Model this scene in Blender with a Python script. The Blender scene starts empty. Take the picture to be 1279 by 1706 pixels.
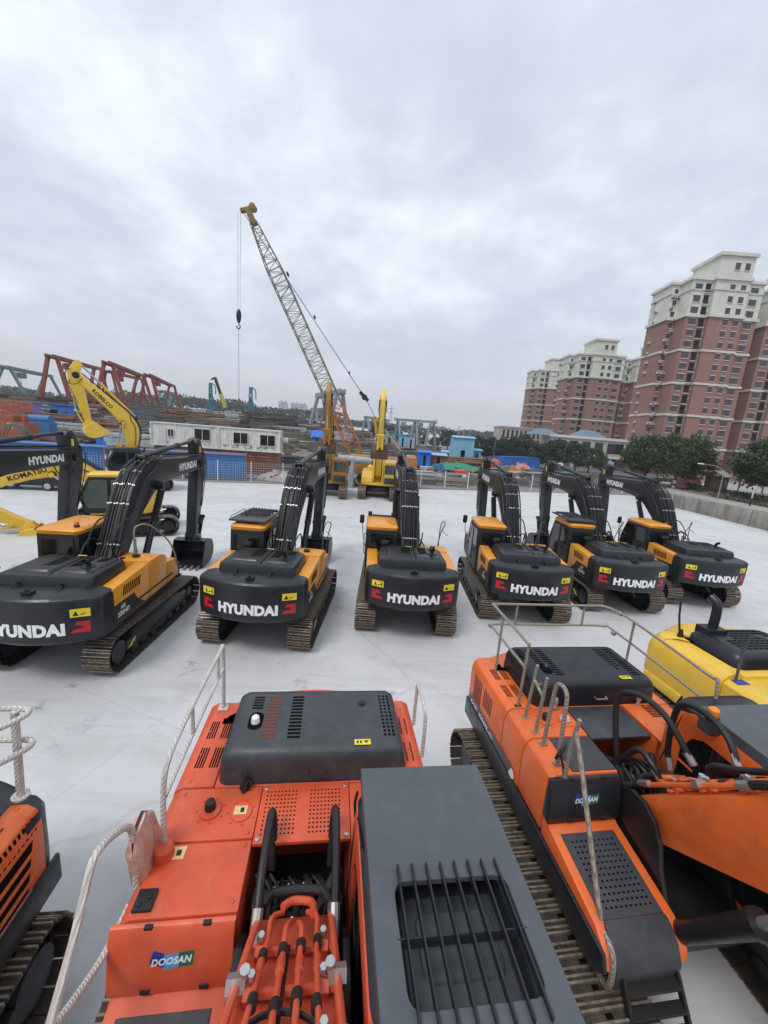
import bpy, bmesh, math, random
from math import sin, cos, pi, radians, hypot, atan2, sqrt
from mathutils import Vector, Matrix, noise
scn = bpy.context.scene
COL = scn.collection
# ---------------------------------------------------------------- camera
CAMZ, FPX, PITCH, ROLL = 5.811, 656.3, 11.22, 4.46
cam_d = bpy.data.cameras.new('camera'); cam = bpy.data.objects.new('camera', cam_d); COL.objects.link(cam)
cam_d.sensor_fit = 'VERTICAL'; cam_d.sensor_height = 36.0; cam_d.sensor_width = 36.0
cam_d.lens = FPX / 1706.0 * 36.0
cam_d.clip_start = 0.05; cam_d.clip_end = 6000
_p, _a = radians(PITCH), radians(ROLL)
_F = Vector((0, cos(_p), -sin(_p))); _R0 = Vector((1, 0, 0)); _U0 = Vector((0, sin(_p), cos(_p)))
_R = _R0 * cos(_a) + _U0 * sin(_a); _U = -_R0 * sin(_a) + _U0 * cos(_a)
cam.matrix_world = Matrix(((_R.x, _U.x, -_F.x, 0), (_R.y, _U.y, -_F.y, 0), (_R.z, _U.z, -_F.z, CAMZ), (0, 0, 0, 1)))
scn.camera = cam
# ---------------------------------------------------------------- sky and sun
SUN_EL, SUN_AZ = radians(58), radians(215)      # azimuth measured from +Y towards +X
world = bpy.data.worlds.new("World"); scn.world = world; world.use_nodes = True
nt = world.node_tree; nt.nodes.clear()
def wn(t, **k):
    n = nt.nodes.new(t)
    for a, b in k.items(): setattr(n, a, b)
    return n
def wmath(op, a, b=None, c=None):
    n = wn('ShaderNodeMath', operation=op)
    for i, v in enumerate((a, b, c)):
        if v is None: continue
        if isinstance(v, (int, float)): n.inputs[i].default_value = v
        else: nt.links.new(v, n.inputs[i])
    return n.outputs[0]
out = wn('ShaderNodeOutputWorld'); bg = wn('ShaderNodeBackground'); nt.links.new(bg.outputs[0], out.inputs[0])
sky = wn('ShaderNodeTexSky', sky_type='NISHITA', sun_disc=False, sun_elevation=SUN_EL, sun_rotation=SUN_AZ)
sky.air_density = 1.0; sky.dust_density = 2.0
geo = wn('ShaderNodeTexCoord'); sep = wn('ShaderNodeSeparateXYZ'); nt.links.new(geo.outputs['Generated'], sep.inputs[0])
zc = wmath('MAXIMUM', sep.outputs[2], 0.0)
den = wmath('ADD', zc, 0.24)                     # project the direction on a flat cloud layer
cx = wmath('DIVIDE', sep.outputs[0], den); cy = wmath('DIVIDE', sep.outputs[1], den)
comb = wn('ShaderNodeCombineXYZ'); nt.links.new(cx, comb.inputs[0]); nt.links.new(wmath('MULTIPLY', cy, 1.0), comb.inputs[1])
def wnoise(scale, detail, rough, dist=0.0, off=0.0):
    mp = wn('ShaderNodeMapping'); nt.links.new(comb.outputs[0], mp.inputs[0]); mp.inputs['Location'].default_value = (off, off * .7, off * .3)
    n = wn('ShaderNodeTexNoise'); n.inputs['Scale'].default_value = scale; n.inputs['Detail'].default_value = detail
    n.inputs['Roughness'].default_value = rough; n.inputs['Distortion'].default_value = dist
    nt.links.new(mp.outputs[0], n.inputs['Vector']); return n.outputs['Fac']
n1 = wnoise(0.95, 4, .48, .1, 3.1); n2 = wnoise(3.2, 5, .50, .15, 7.7)
n3 = wnoise(8.5, 6, .55, .3, 1.9)
cl = wmath('ADD', wmath('ADD', wmath('MULTIPLY', n1, .50), wmath('MULTIPLY', n2, .36)), wmath('MULTIPLY', n3, .14))
ramp = wn('ShaderNodeValToRGB'); nt.links.new(cl, ramp.inputs[0])
cr = ramp.color_ramp; cr.interpolation = 'B_SPLINE'
cr.elements[0].position = .36; cr.elements[0].color = (.56, .62, .72, 1)
cr.elements[1].position = .66; cr.elements[1].color = (.98, 1.03, 1.10, 1)
e = cr.elements.new(.47); e.color = (.62, .68, .775, 1)
e = cr.elements.new(.56); e.color = (.73, .785, .88, 1)
# overcast skies are brightest overhead and pale near the horizon
hz = wn('ShaderNodeMapRange'); hz.inputs[1].default_value = 0.0; hz.inputs[2].default_value = .30; hz.interpolation_type = 'SMOOTHSTEP'
nt.links.new(zc, hz.inputs[0])
mixh = wn('ShaderNodeMix', data_type='RGBA'); nt.links.new(hz.outputs[0], mixh.inputs[0])
mixh.inputs[6].default_value = (.65, .66, .73, 1); nt.links.new(ramp.outputs[0], mixh.inputs[7])
zen = wn('ShaderNodeMapRange'); zen.inputs[1].default_value = .55; zen.inputs[2].default_value = 1.0; zen.inputs[3].default_value = 1.0; zen.inputs[4].default_value = 1.4
nt.links.new(zc, zen.inputs[0])
vm = wn('ShaderNodeVectorMath', operation='SCALE'); nt.links.new(mixh.outputs[2], vm.inputs[0]); nt.links.new(zen.outputs[0], vm.inputs['Scale'])
skys = wn('ShaderNodeVectorMath', operation='SCALE'); nt.links.new(sky.outputs[0], skys.inputs[0]); skys.inputs['Scale'].default_value = .10
mixs = wn('ShaderNodeMix', data_type='RGBA'); mixs.inputs[0].default_value = .93
nt.links.new(skys.outputs[0], mixs.inputs[6]); nt.links.new(vm.outputs[0], mixs.inputs[7])
nt.links.new(mixs.outputs[2], bg.inputs[0]); bg.inputs[1].default_value = 1.0
sun_d = bpy.data.lights.new('sun', 'SUN'); sun_d.energy = 1.5; sun_d.angle = radians(18); sun_d.color = (1, .97, .92)
sun = bpy.data.objects.new('sun', sun_d); COL.objects.link(sun)
_sd = Vector((sin(SUN_AZ) * cos(SUN_EL), cos(SUN_AZ) * cos(SUN_EL), sin(SUN_EL)))
sun.rotation_euler = _sd.to_track_quat('Z', 'Y').to_euler(); sun.location = (0, 0, 60)
scn.view_settings.view_transform = 'Standard'; scn.view_settings.look = 'None'
scn.view_settings.exposure = 0.15; scn.view_settings.gamma = 1.0
scn.cycles.max_bounces = 6; scn.cycles.diffuse_bounces = 3; scn.cycles.glossy_bounces = 3; scn.cycles.transparent_max_bounces = 16
scn.cycles.use_denoising = True
RND = random.Random(11)

def at(x, y, Y):
    """the place, on the vertical plane Y metres ahead, that the photograph shows at pixel x, y"""
    d = _F + _R * ((x - 639.5) / FPX) - _U * ((y - 853.) / FPX)
    return Vector((0, 0, CAMZ)) + d * (Y / d.y)
def atz(x, y, z=0.0):
    d = _F + _R * ((x - 639.5) / FPX) - _U * ((y - 853.) / FPX)
    return Vector((0, 0, CAMZ)) + d * ((z - CAMZ) / d.z)
# ---------------------------------------------------------------- materials
MATS = {}
class NT:
    def __init__(s, name):
        s.mat = bpy.data.materials.new(name); s.mat.use_nodes = True; s.t = s.mat.node_tree
        s.b = s.t.nodes['Principled BSDF']; s.tc = s.t.nodes.new('ShaderNodeTexCoord')
    def n(s, ty, **k):
        n = s.t.nodes.new(ty)
        for a, b in k.items(): setattr(n, a, b)
        return n
    def l(s, a, b): s.t.links.new(a, b)
    def noise(s, scale, detail=4, rough=.55, vec=None, stretch=None, dist=0):
        n = s.n('ShaderNodeTexNoise'); n.inputs['Scale'].default_value = scale; n.inputs['Detail'].default_value = detail
        n.inputs['Roughness'].default_value = rough; n.inputs['Distortion'].default_value = dist
        v = vec or s.tc.outputs['Object']
        if stretch:
            mp = s.n('ShaderNodeMapping'); mp.inputs['Scale'].default_value = stretch; s.l(v, mp.inputs[0]); v = mp.outputs[0]
        s.l(v, n.inputs['Vector']); return n.outputs['Fac']
    def ramp(s, f, stops):
        r = s.n('ShaderNodeValToRGB'); s.l(f, r.inputs[0]); c = r.color_ramp
        while len(c.elements) < len(stops): c.elements.new(.5)
        for el, (p, col) in zip(c.elements, stops):
            el.position = p; el.color = (col[0], col[1], col[2], 1) if not isinstance(col, (int, float)) else (col, col, col, 1)
        return r.outputs[0]
    def mix(s, f, a, b, mode='MIX'):
        m = s.n('ShaderNodeMix', data_type='RGBA', blend_type=mode)
        for i, v in ((0, f), (6, a), (7, b)):
            if isinstance(v, (int, float)): m.inputs[i].default_value = v
            elif isinstance(v, tuple): m.inputs[i].default_value = (v[0], v[1], v[2], 1)
            else: s.l(v, m.inputs[i])
        return m.outputs[2]
    def bump(s, h, st=.2, d=.01):
        b = s.n('ShaderNodeBump'); b.inputs['Strength'].default_value = st; b.inputs['Distance'].default_value = d
        s.l(h, b.inputs['Height']); s.l(b.outputs[0], s.b.inputs['Normal'])
def paint(name, col, rough=.42, dust=.10, var=.12, metallic=0.0, dustcol=(.36, .34, .31), coat=0.0, scratch=0.0):
    if name in MATS: return MATS[name]
    m = NT(name)
    f = m.noise(2.3, 6, .6)
    lo = tuple(c * (1 - var) for c in col); hi = tuple(min(1, c * (1 + var)) for c in col)
    base = m.ramp(f, [(.3, lo), (.7, hi)])
    f2 = m.noise(5.5, 8, .72, dist=.6); f4 = m.noise(9, 5, .65, stretch=(1, 1, .12))
    base = m.mix(m.ramp(f4, [(.55, 0.0), (.75, dust * 1.6)]), base, tuple(c * .45 for c in col))
    d = m.ramp(f2, [(.48, 0.0), (.78, dust * 3)])
    base = m.mix(d, base, dustcol)
    if scratch:
        f3 = m.noise(26, 5, .7, stretch=(1, 1, .35))
        base = m.mix(m.ramp(f3, [(.66, 0.0), (.72, scratch)]), base, (.16, .10, .07))
    m.l(base, m.b.inputs['Base Color'])
    m.l(m.ramp(m.noise(7, 5, .65), [(.3, max(.05, rough - .10)), (.75, min(1, rough + .16))]), m.b.inputs['Roughness'])
    m.b.inputs['Metallic'].default_value = metallic
    if coat: m.b.inputs['Coat Weight'].default_value = coat; m.b.inputs['Coat Roughness'].default_value = .25
    m.bump(m.noise(38, 3, .5), .04, .004)
    MATS[name] = m.mat; return m.mat
def plain(name, col, rough=.5, metallic=0.0, spec=.5, emit=None):
    if name in MATS: return MATS[name]
    m = NT(name); m.l(m.ramp(m.noise(9, 4), [(.3, tuple(c * .88 for c in col)), (.7, tuple(min(1, c * 1.1) for c in col))]), m.b.inputs['Base Color'])
    m.b.inputs['Roughness'].default_value = rough; m.b.inputs['Metallic'].default_value = metallic
    m.b.inputs['Specular IOR Level'].default_value = spec
    MATS[name] = m.mat; return m.mat
CHAR = paint('charcoal_paint', (.0115, .0135, .0175), .35, .025, .2, dustcol=(.14, .145, .15))
BLACK = paint('black_paint', (.008, .008, .009), .38, .025, .2, dustcol=(.12, .12, .12))
YEL = paint('amber_paint', (.68, .275, .018), .38, .04, .07, coat=.15)
KYEL = paint('lemon_paint', (.78, .50, .045), .40, .06, .08, coat=.1)
RED = paint('vermilion_paint', (.64, .088, .032), .44, .12, .14, coat=.1, dustcol=(.50, .24, .16))
ORG = paint('orange_paint', (.74, .135, .022), .40, .11, .14, coat=.12, dustcol=(.48, .28, .18))
GREYP = paint('slate_grey_paint', (.072, .080, .092), .42, .05, .12, dustcol=(.22, .22, .22), scratch=.25)
DGREY = paint('dark_grey_paint', (.040, .044, .050), .45, .06, .15, dustcol=(.2, .2, .2))
GLASS = plain('dark_glass', (.006, .008, .009), .07)
HOLE = plain('dark_opening', (.004, .004, .004), .9, spec=.1)
RUB = plain('hose_rubber', (.012, .012, .013), .5)
CHROME = plain('zinc_fitting', (.50, .50, .49), .38, .85)
WHITE = plain('white_lettering', (.82, .82, .82), .5)
REDD = plain('red_decal', (.50, .012, .02), .45)
YDEC = plain('yellow_decal', (.80, .60, .03), .5)
BLK = plain('black_print', (.012, .012, .012), .6)
LAMP = plain('lamp_lens', (.6, .6, .58), .15)
AMB = plain('amber_beacon', (.75, .22, .02), .2)
def m_track():
    m = NT('track_steel')
    f = m.noise(6, 6, .7); g = m.noise(22, 4, .6)
    base = m.ramp(f, [(.30, (.032, .027, .022)), (.55, (.075, .060, .045)), (.75, (.14, .105, .072))])
    base = m.mix(m.ramp(g, [(.5, 0.0), (.8, .5)]), base, (.16, .15, .135))
    m.l(base, m.b.inputs['Base Color']); m.b.inputs['Metallic'].default_value = .45; m.b.inputs['Roughness'].default_value = .55
    return m.mat
TRACK = m_track()
def m_worn():
    m = NT('worn_track_steel'); f = m.noise(12, 6, .7)
    m.l(m.ramp(f, [(.3, (.15, .10, .065)), (.55, (.33, .275, .215)), (.8, (.55, .50, .44))]), m.b.inputs['Base Color'])
    m.b.inputs['Metallic'].default_value = .6; m.b.inputs['Roughness'].default_value = .45; return m.mat
WORN = m_worn()
def m_wrap(name, a, b):
    m = NT(name)
    w = m.n('ShaderNodeTexWave', wave_type='BANDS', bands_direction='DIAGONAL'); w.inputs['Scale'].default_value = 14; w.inputs['Distortion'].default_value = 3.5
    w.inputs['Detail'].default_value = 2; m.l(m.tc.outputs['Object'], w.inputs['Vector'])
    c = m.ramp(w.outputs['Fac'], [(.2, a), (.7, b)])
    c = m.mix(m.ramp(m.noise(6, 4), [(.4, 0.0), (.8, .45)]), c, (.30, .24, .19))
    m.l(c, m.b.inputs['Base Color']); m.b.inputs['Roughness'].default_value = .45; m.bump(w.outputs['Fac'], .35, .01); return m.mat
WRAP = m_wrap('wrapped_rail', (.46, .42, .38), (.62, .60, .56))
WRAPD = m_wrap('dusty_wrapped_rail', (.17, .145, .11), (.33, .29, .24))
# ---------------------------------------------------------------- mesh helpers
class MB:
    def __init__(s): s.v = []; s.f = []; s.m = []; s.T = None
    def add(s, vs, fs, m=0):
        b = len(s.v)
        s.v += [tuple(s.T @ Vector(v)) for v in vs] if s.T is not None else [tuple(v) for v in vs]
        s.f += [[i + b for i in f] for f in fs]; s.m += [m] * len(fs); return s
    def box(s, x0, x1, y0, y1, z0, z1, m=0):
        return s.add([(x0, y0, z0), (x1, y0, z0), (x1, y1, z0), (x0, y1, z0), (x0, y0, z1), (x1, y0, z1), (x1, y1, z1), (x0, y1, z1)],
                     [(0, 3, 2, 1), (4, 5, 6, 7), (0, 1, 5, 4), (1, 2, 6, 5), (2, 3, 7, 6), (3, 0, 4, 7)], m)
    def bar(s, p0, p1, w, h, m=0, up=(0, 0, 1)):
        p0, p1 = Vector(p0), Vector(p1); d = (p1 - p0).normalized(); u = Vector(up)
        if abs(d.dot(u)) > .98: u = Vector((0, 1, 0))
        r = d.cross(u).normalized() * (w / 2); u = r.normalized().cross(d).normalized() * (h / 2)
        vs = [p + a * r + b * u for p in (p0, p1) for a, b in ((-1, -1), (1, -1), (1, 1), (-1, 1))]
        return s.add(vs, [(0, 1, 2, 3), (7, 6, 5, 4), (0, 4, 5, 1), (1, 5, 6, 2), (2, 6, 7, 3), (3, 7, 4, 0)], m)
    def prism(s, poly, a, b, axis='x', m=0):
        k = {'x': lambda p, t: (t, p[0], p[1]), 'y': lambda p, t: (p[0], t, p[1]), 'z': lambda p, t: (p[0], p[1], t)}[axis]
        n = len(poly); vs = [k(p, a) for p in poly] + [k(p, b) for p in poly]
        return s.add(vs, [list(range(n))[::-1], list(range(n, 2 * n))] + [(i, (i + 1) % n, n + (i + 1) % n, n + i) for i in range(n)], m)
    def loft(s, rings, m=0, cap=True, closed=True):
        n = len(rings[0]); vs = [p for r in rings for p in r]; fs = []
        for j in range(len(rings) - 1):
            for i in range(n if closed else n - 1):
                fs.append((j * n + i, j * n + (i + 1) % n, (j + 1) * n + (i + 1) % n, (j + 1) * n + i))
        if cap: fs += [list(range(n))[::-1], [(len(rings) - 1) * n + i for i in range(n)]]
        return s.add(vs, fs, m)
    def tube(s, pts, r, seg=8, m=0, k=0, cap=True):
        pts = [Vector(p) for p in pts]
        if k: pts = spline(pts, k)
        rings = []; d = (pts[1] - pts[0]).normalized(); u = d.orthogonal().normalized()
        for i, p in enumerate(pts):
            t = (pts[min(i + 1, len(pts) - 1)] - pts[max(i - 1, 0)])
            t = t.normalized() if t.length > 1e-9 else d
            u = (u - t * u.dot(t)); u = u.normalized() if u.length > 1e-6 else t.orthogonal().normalized(); w = t.cross(u)
            rr = r[min(len(r) - 1, int(i * len(r) / len(pts)))] if isinstance(r, (list, tuple)) and len(r) != len(pts) else (r[i] if isinstance(r, (list, tuple)) else r)
            rings.append([p + (u * cos(2 * pi * j / seg) + w * sin(2 * pi * j / seg)) * rr for j in range(seg)])
        return s.loft(rings, m, cap)
    def cyl(s, p0, p1, r0, r1=None, seg=16, m=0): 
        return s.tube([p0, p1], [r0, r0 if r1 is None else r1], seg, m)
    def lathe(s, prof, c=(0, 0, 0), axis='z', seg=20, m=0):
        c = Vector(c); rings = []
        for r, h in prof:
            ring = []
            for j in range(seg):
                a = 2 * pi * j / seg; x, y = r * cos(a), r * sin(a)
                ring.append(c + Vector({'z': (x, y, h), 'x': (h, x, y), 'y': (y, h, x)}[axis]))
            rings.append(ring)
        return s.loft(rings, m)
    def quad(s, a, b, c, d, m=0): return s.add([a, b, c, d], [(0, 1, 2, 3)], m)
    def pieces(s):
        par = list(range(len(s.v)))
        def find(i):
            while par[i] != i: par[i] = par[par[i]]; i = par[i]
            return i
        for f in s.f:
            for i in f[1:]: par[find(i)] = find(f[0])
        out = {}
        for f, m in zip(s.f, s.m): out.setdefault(find(f[0]), []).append((f, m))
        res = []
        for fs in out.values():
            b = MB(); ix = {}
            for f, m in fs:
                for i in f:
                    if i not in ix: ix[i] = len(b.v); b.v.append(s.v[i])
                b.f.append([ix[i] for i in f]); b.m.append(m)
            res.append(b)
        return res
    def build(s, name, mats, parent=None, bevel=0.0, seg=2, ang=35, loc=None, recalc=True):
        me = bpy.data.meshes.new(name); me.from_pydata(s.v, [], s.f)
        mats = mats if isinstance(mats, (list, tuple)) else [mats]
        for m in mats: me.materials.append(m)
        me.polygons.foreach_set('material_index', s.m)
        if recalc or bevel:
            bm = bmesh.new(); bm.from_mesh(me)
            if recalc: bmesh.ops.recalc_face_normals(bm, faces=bm.faces)
            if bevel:
                es = [e for e in bm.edges if len(e.link_faces) == 2 and e.calc_face_angle(0) > radians(28) and e.calc_length() > bevel * 1.2]
                bmesh.ops.bevel(bm, geom=es, offset=bevel, segments=seg, affect='EDGES', clamp_overlap=True, profile=.6)
            bm.to_mesh(me); bm.free()
        me.polygons.foreach_set('use_smooth', [True] * len(me.polygons)); me.set_sharp_from_angle(angle=radians(ang)); me.update()
        o = bpy.data.objects.new(name, me); COL.objects.link(o)
        if parent is not None: o.parent = parent
        if loc: o.location = loc
        return o
def spline(pts, k):
    out = []
    n = len(pts)
    for i in range(n - 1):
        p0, p1, p2, p3 = pts[max(i - 1, 0)], pts[i], pts[i + 1], pts[min(i + 2, n - 1)]
        for j in range(k):
            t = j / k
            out.append(.5 * ((2 * p1) + (p2 - p0) * t + (2 * p0 - 5 * p1 + 4 * p2 - p3) * t * t + (3 * p1 - p0 - 3 * p2 + p3) * t ** 3))
    out.append(pts[-1]); return out
def rrect(x0, x1, y0, y1, r, n=4):
    """rounded rectangle outline"""
    P = []
    for cx_, cy_, a0 in ((x1 - r, y1 - r, 0), (x0 + r, y1 - r, 90), (x0 + r, y0 + r, 180), (x1 - r, y0 + r, 270)):
        for i in range(n + 1):
            a = radians(a0 + 90 * i / n); P.append((cx_ + r * cos(a), cy_ + r * sin(a)))
    return P
def dome(mb, x0, x1, y0, y1, levels, r=.12, m=0, n=4):
    """lofted lid: levels = [(z, inset), ...]"""
    rings = []
    for z, i in levels:
        rr = max(.01, r - i * .3)
        rings.append([(x, y, z) for x, y in rrect(x0 + i, x1 - i, y0 + i, y1 - i, rr, n)])
    mb.loft(rings, m)
_TXT = {}
def text2d(body, bold=.02, shear=0.0, res=3):
    key = (body, bold, shear)
    if key not in _TXT:
        cu = bpy.data.curves.new('lettering', 'FONT'); cu.body = body; cu.size = 1.0; cu.offset = bold; cu.shear = shear; cu.resolution_u = res; cu.fill_mode = 'FRONT'
        cu.space_character = 1.06
        ob = bpy.data.objects.new('lettering', cu); COL.objects.link(ob)
        bpy.context.view_layer.update(); dg = bpy.context.evaluated_depsgraph_get()
        me = bpy.data.meshes.new_from_object(ob.evaluated_get(dg))
        vs = [(v.co.x, v.co.y) for v in me.vertices]; fs = [tuple(p.vertices) for p in me.polygons]
        bpy.data.objects.remove(ob); bpy.data.meshes.remove(me)
        x0 = min(v[0] for v in vs); x1 = max(v[0] for v in vs); y0 = min(v[1] for v in vs); y1 = max(v[1] for v in vs)
        vs = [((x - (x0 + x1) / 2) / (x1 - x0), (y - (y0 + y1) / 2) / (y1 - y0)) for x, y in vs]      # unit box, centred
        _TXT[key] = (vs, fs)
    return _TXT[key]
def put_text(mb, body, fn, w, h, m=0, bold=.02, shear=0.0):
    """fn(u, v) -> point on the surface, u and v in metres from the centre of the writing"""
    vs, fs = text2d(body, bold, shear); mb.add([fn(x * w, y * h) for x, y in vs], fs, m)
def flat(o, ux, uy):
    o, ux, uy = Vector(o), Vector(ux).normalized(), Vector(uy).normalized()
    return lambda u, v: o + ux * u + uy * v
def empty(name, label=None, cat=None, loc=(0, 0, 0), rz=0.0, group=None, kind=None):
    o = bpy.data.objects.new(name, None); COL.objects.link(o); o.location = loc; o.rotation_euler = (0, 0, rz); o.empty_display_size = .3
    return tag(o, label, cat, group, kind)
def tag(o, label=None, cat=None, group=None, kind=None):
    if label: o['label'] = label
    if cat: o['category'] = cat
    if group: o['group'] = group
    if kind: o['kind'] = kind
    return o
def part(mb, name, mats, parent, **k): return mb.build(name, mats, parent, **k)
def copy_tree(o, parent=None):
    c = o.copy(); COL.objects.link(c); c.parent = parent
    for ch in o.children: copy_tree(ch, c)
    return c
# ================================================================ excavators
# local frame: +y is where the boom points, +x the machine's right, z up, origin on the ground under the swing centre
class Exc:
    def __init__(s, name, label, cat, loc, heading, slew=0.0, group=None):
        s.root = empty(name, label, cat, (loc[0], loc[1], 0), radians(heading), group); s.slew = radians(slew)
    def up(s, mb, name, mats, parent=None, **k):
        o = mb.build(name, mats, parent or s.root, **k)
        if parent is None: o.rotation_euler = (0, 0, s.slew)
        return o
    def each(s, mb, name, mats, parent=None, **k): return [s.up(b, name, mats, parent, **k) for b in mb.pieces()]
    def lo(s, mb, name, mats, parent=None, **k): return mb.build(name, mats, parent or s.root, **k)
def rot2(p, c, a):
    y, z = p[0] - c[0], p[1] - c[1]; return (c[0] + y * cos(a) - z * sin(a), c[1] + y * sin(a) + z * cos(a))
_CACHE = {}
def cached(key, make):
    """first call builds, later calls link another object with the same mesh"""
    if key in _CACHE:
        src = _CACHE[key]; o = bpy.data.objects.new(src.name.split('.')[0], src.data); COL.objects.link(o); return o
    o = make(); _CACHE[key] = o; return o
def track_belt(shoe, half, R, fine):
    mb = MB(); per = 4 * half + 2 * pi * R; n = int(round(per / .19)); pitch = per / n; zc = R + .055
    def frame(d):
        d %= per
        if d < 2 * half: return (-half + d, zc + R - .02 * sin(pi * d / (2 * half))), 0.0
        d -= 2 * half
        if d < pi * R: a = pi / 2 - d / R; return (half + R * cos(a), zc + R * sin(a)), a - pi / 2
        d -= pi * R
        if d < 2 * half: return (half - d, zc - R), pi
        d -= 2 * half; a = -pi / 2 - d / R; return (-half + R * cos(a), zc + R * sin(a)), a - pi / 2
    w = shoe / 2
    for i in range(n):
        (y, z), a = frame((i + .5) * pitch)
        mb.T = Matrix.Translation((0, y, z)) @ Matrix.Rotation(a, 4, 'X')
        l = pitch * .47
        mb.box(-w, w, -l, l, 0, .022, 0)
        for yy, h in ((-l + .015, .052), (0.012, .046), (l - .022, .046)):
            mb.box(-w, w, yy - .010, yy + .010, .022, h, 1)
        mb.box(-w * .42, w * .42, -l * .95, l * .95, -.07, -.001, 0)
        if fine:
            for sx in (-1, 1):
                mb.box(sx * .10 - .035, sx * .10 + .035, -.055, -.015, .0225, .0235, 2)
                mb.box(sx * .27 - .02, sx * .27 + .02, .035, .06, .022, .034, 0)
    mb.T = None
    return mb
def undercarriage(E, frame_mat, shoe=.60, gauge=2.39, half=1.78, R=.415, fine=False, decal=True, loose=None):
    zc = R + .055
    for sx in (-1, 1):
        t = cached(('belt', shoe, half, R, fine), lambda: track_belt(shoe, half, R, fine).build('track', [TRACK, WORN, HOLE], None, recalc=False))
        t.parent = E.root; t.location = (sx * gauge / 2, 0, 0)
        def mk_frame():
            mb = MB()
            mb.prism([(-half + .35, zc - .20), (-half + .55, zc + .20), (-.9, zc + .26), (.9, zc + .26), (half - .3, zc + .17), (half - .15, zc), (half - .3, zc - .2), (-half + .6, zc - .28)], -.17, .17)
            mb.box(-.25, .25, -half + .25, -half + .62, zc - .12, zc + .12)
            for yy in (-.55, .55): mb.cyl((-.12, yy, zc + R - .12), (.12, yy, zc + R - .12), .07, seg=12)
            mb.box(-.20, .20, -.35, .35, zc - .28, zc - .18)
            return mb.build('track_frame', frame_mat, None, bevel=.015)
        f = cached(('tframe', half, R, frame_mat.name), mk_frame); f.parent = t
        def mk_sprocket():
            mb = MB(); mb.lathe([(.10, -.24), (.25, -.23), (.27, -.10), (R - .09, -.05), (R - .09, .05), (.27, .10), (.25, .23), (.10, .24)], axis='x', seg=24)
            for k in range(11):
                a = 2 * pi * k / 11; c_, s_ = cos(a), sin(a)
                mb.bar((0, c_ * (R - .11), s_ * (R - .11)), (0, c_ * (R - .03), s_ * (R - .03)), .06, .10, up=(1, 0, 0))
            return mb.build('sprocket', frame_mat, None, bevel=0)
        sp = cached(('spr', R, frame_mat.name), mk_sprocket); sp.parent = t; sp.location = (0, -half, zc)
        def mk_idler():
            mb = MB(); mb.lathe([(.07, -.17), (.14, -.17), (.16, -.08), (R - .10, -.07), (R - .06, -.04), (R - .06, .04), (R - .10, .07), (.16, .08), (.14, .17), (.07, .17)], axis='x', seg=24)
            return mb.build('idler_wheel', frame_mat, None)
        idl = cached(('idl', R, frame_mat.name), mk_idler); idl.parent = t; idl.location = (0, half, zc)
        for k in range(7):
            def mk_roller():
                mb = MB(); mb.lathe([(.05, -.20), (.11, -.19), (.12, -.09), (.085, -.08), (.085, .08), (.12, .09), (.11, .19), (.05, .20)], axis='x', seg=14)
                return mb.build('roller', frame_mat, None)
            r = cached(('roller', frame_mat.name), mk_roller); r.parent = t; r.location = (0, -half + .62 + k * (2 * half - 1.0) / 6, .20)
        if decal:
            def mk_dec():
                mb = MB()
                for s2 in (-1, 1):
                    mb.prism([(-half + .30, zc - .08), (-half + .40, zc - .03), (-half + .46, zc + .03), (-half + .60, zc + .07), (-half + .56, zc + .0), (-half + .46, zc - .03), (-half + .42, zc - .09)], s2 * .254, s2 * .251)
                return mb.build('grease_decal', YDEC, None)
            d = cached(('tdec', half, R), mk_dec); d.parent = t
    mb = MB()
    mb.prism([(-.75, .62), (-.6, .42), (.6, .42), (.75, .62), (.6, .84), (-.6, .84)], -gauge / 2 + .1, gauge / 2 - .1)
    mb.box(-.6, .6, -.9, .9, .5, .82)
    E.lo(mb, 'carbody', frame_mat, bevel=.03)
    mb = MB(); mb.cyl((0, 0, .82), (0, 0, 1.06), .62, .62, 28); E.lo(mb, 'swing_ring', BLACK)
def cw_ring(w, ce, bul, rc, front, z, ins, n=9):
    """plan outline of a counterweight at height z: flat front, rounded corners, bowed back"""
    P = []; w2 = w - ins; e = ce - ins
    P.append((-w2, -front)); 
    for i in range(5):
        a = radians(180 + 90 * i / 4); P.append((-w2 + rc + rc * cos(a), -e + rc + rc * sin(a)))
    for i in range(1, n):
        x = -w2 + rc + (2 * (w2 - rc)) * i / n; P.append((x, -e - bul * (1 - (x / (w2 - rc)) ** 2)))
    for i in range(5):
        a = radians(270 + 90 * i / 4); P.append((w2 - rc + rc * cos(a), -e + rc + rc * sin(a)))
    P.append((w2, -front))
    return [(x, y, z) for x, y in P]
def counterweight(E, mat, w=1.336, ce=2.45, bul=.30, rc=.20, front=1.95, levels=None):
    levels = levels or [(1.02, .16), (1.05, .06), (1.12, .01), (1.40, 0), (1.96, .0), (2.015, .018), (2.05, .055), (2.10, .26)]
    mb = MB(); mb.loft([cw_ring(w, ce, bul, rc, front, z, i, 14) for z, i in levels])
    return E.up(mb, 'counterweight', mat, ang=28)
def cw_fn(w, ce, bul, rc, x0, z0, off=.004, flip=False):
    def fn(u, v):
        x = x0 + u; return (x, -ce - bul * (1 - (min(abs(x), w - rc) / (w - rc)) ** 2) - off, z0 + v)
    return fn
EMB = [(-.5, -.5), (.5, -.5), (.5, .5), (-.12, .5), (-.27, .19), (.16, .14), (.14, -.12), (-.3, -.16)]
def grid_sheet(mb, fn, w, h, nx=6, m=0):
    vs = [fn(-w / 2 + w * i / nx, s * h / 2) for i in range(nx + 1) for s in (-1, 1)]
    mb.add(vs, [(2 * i, 2 * i + 2, 2 * i + 3, 2 * i + 1) for i in range(nx)], m)
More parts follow.
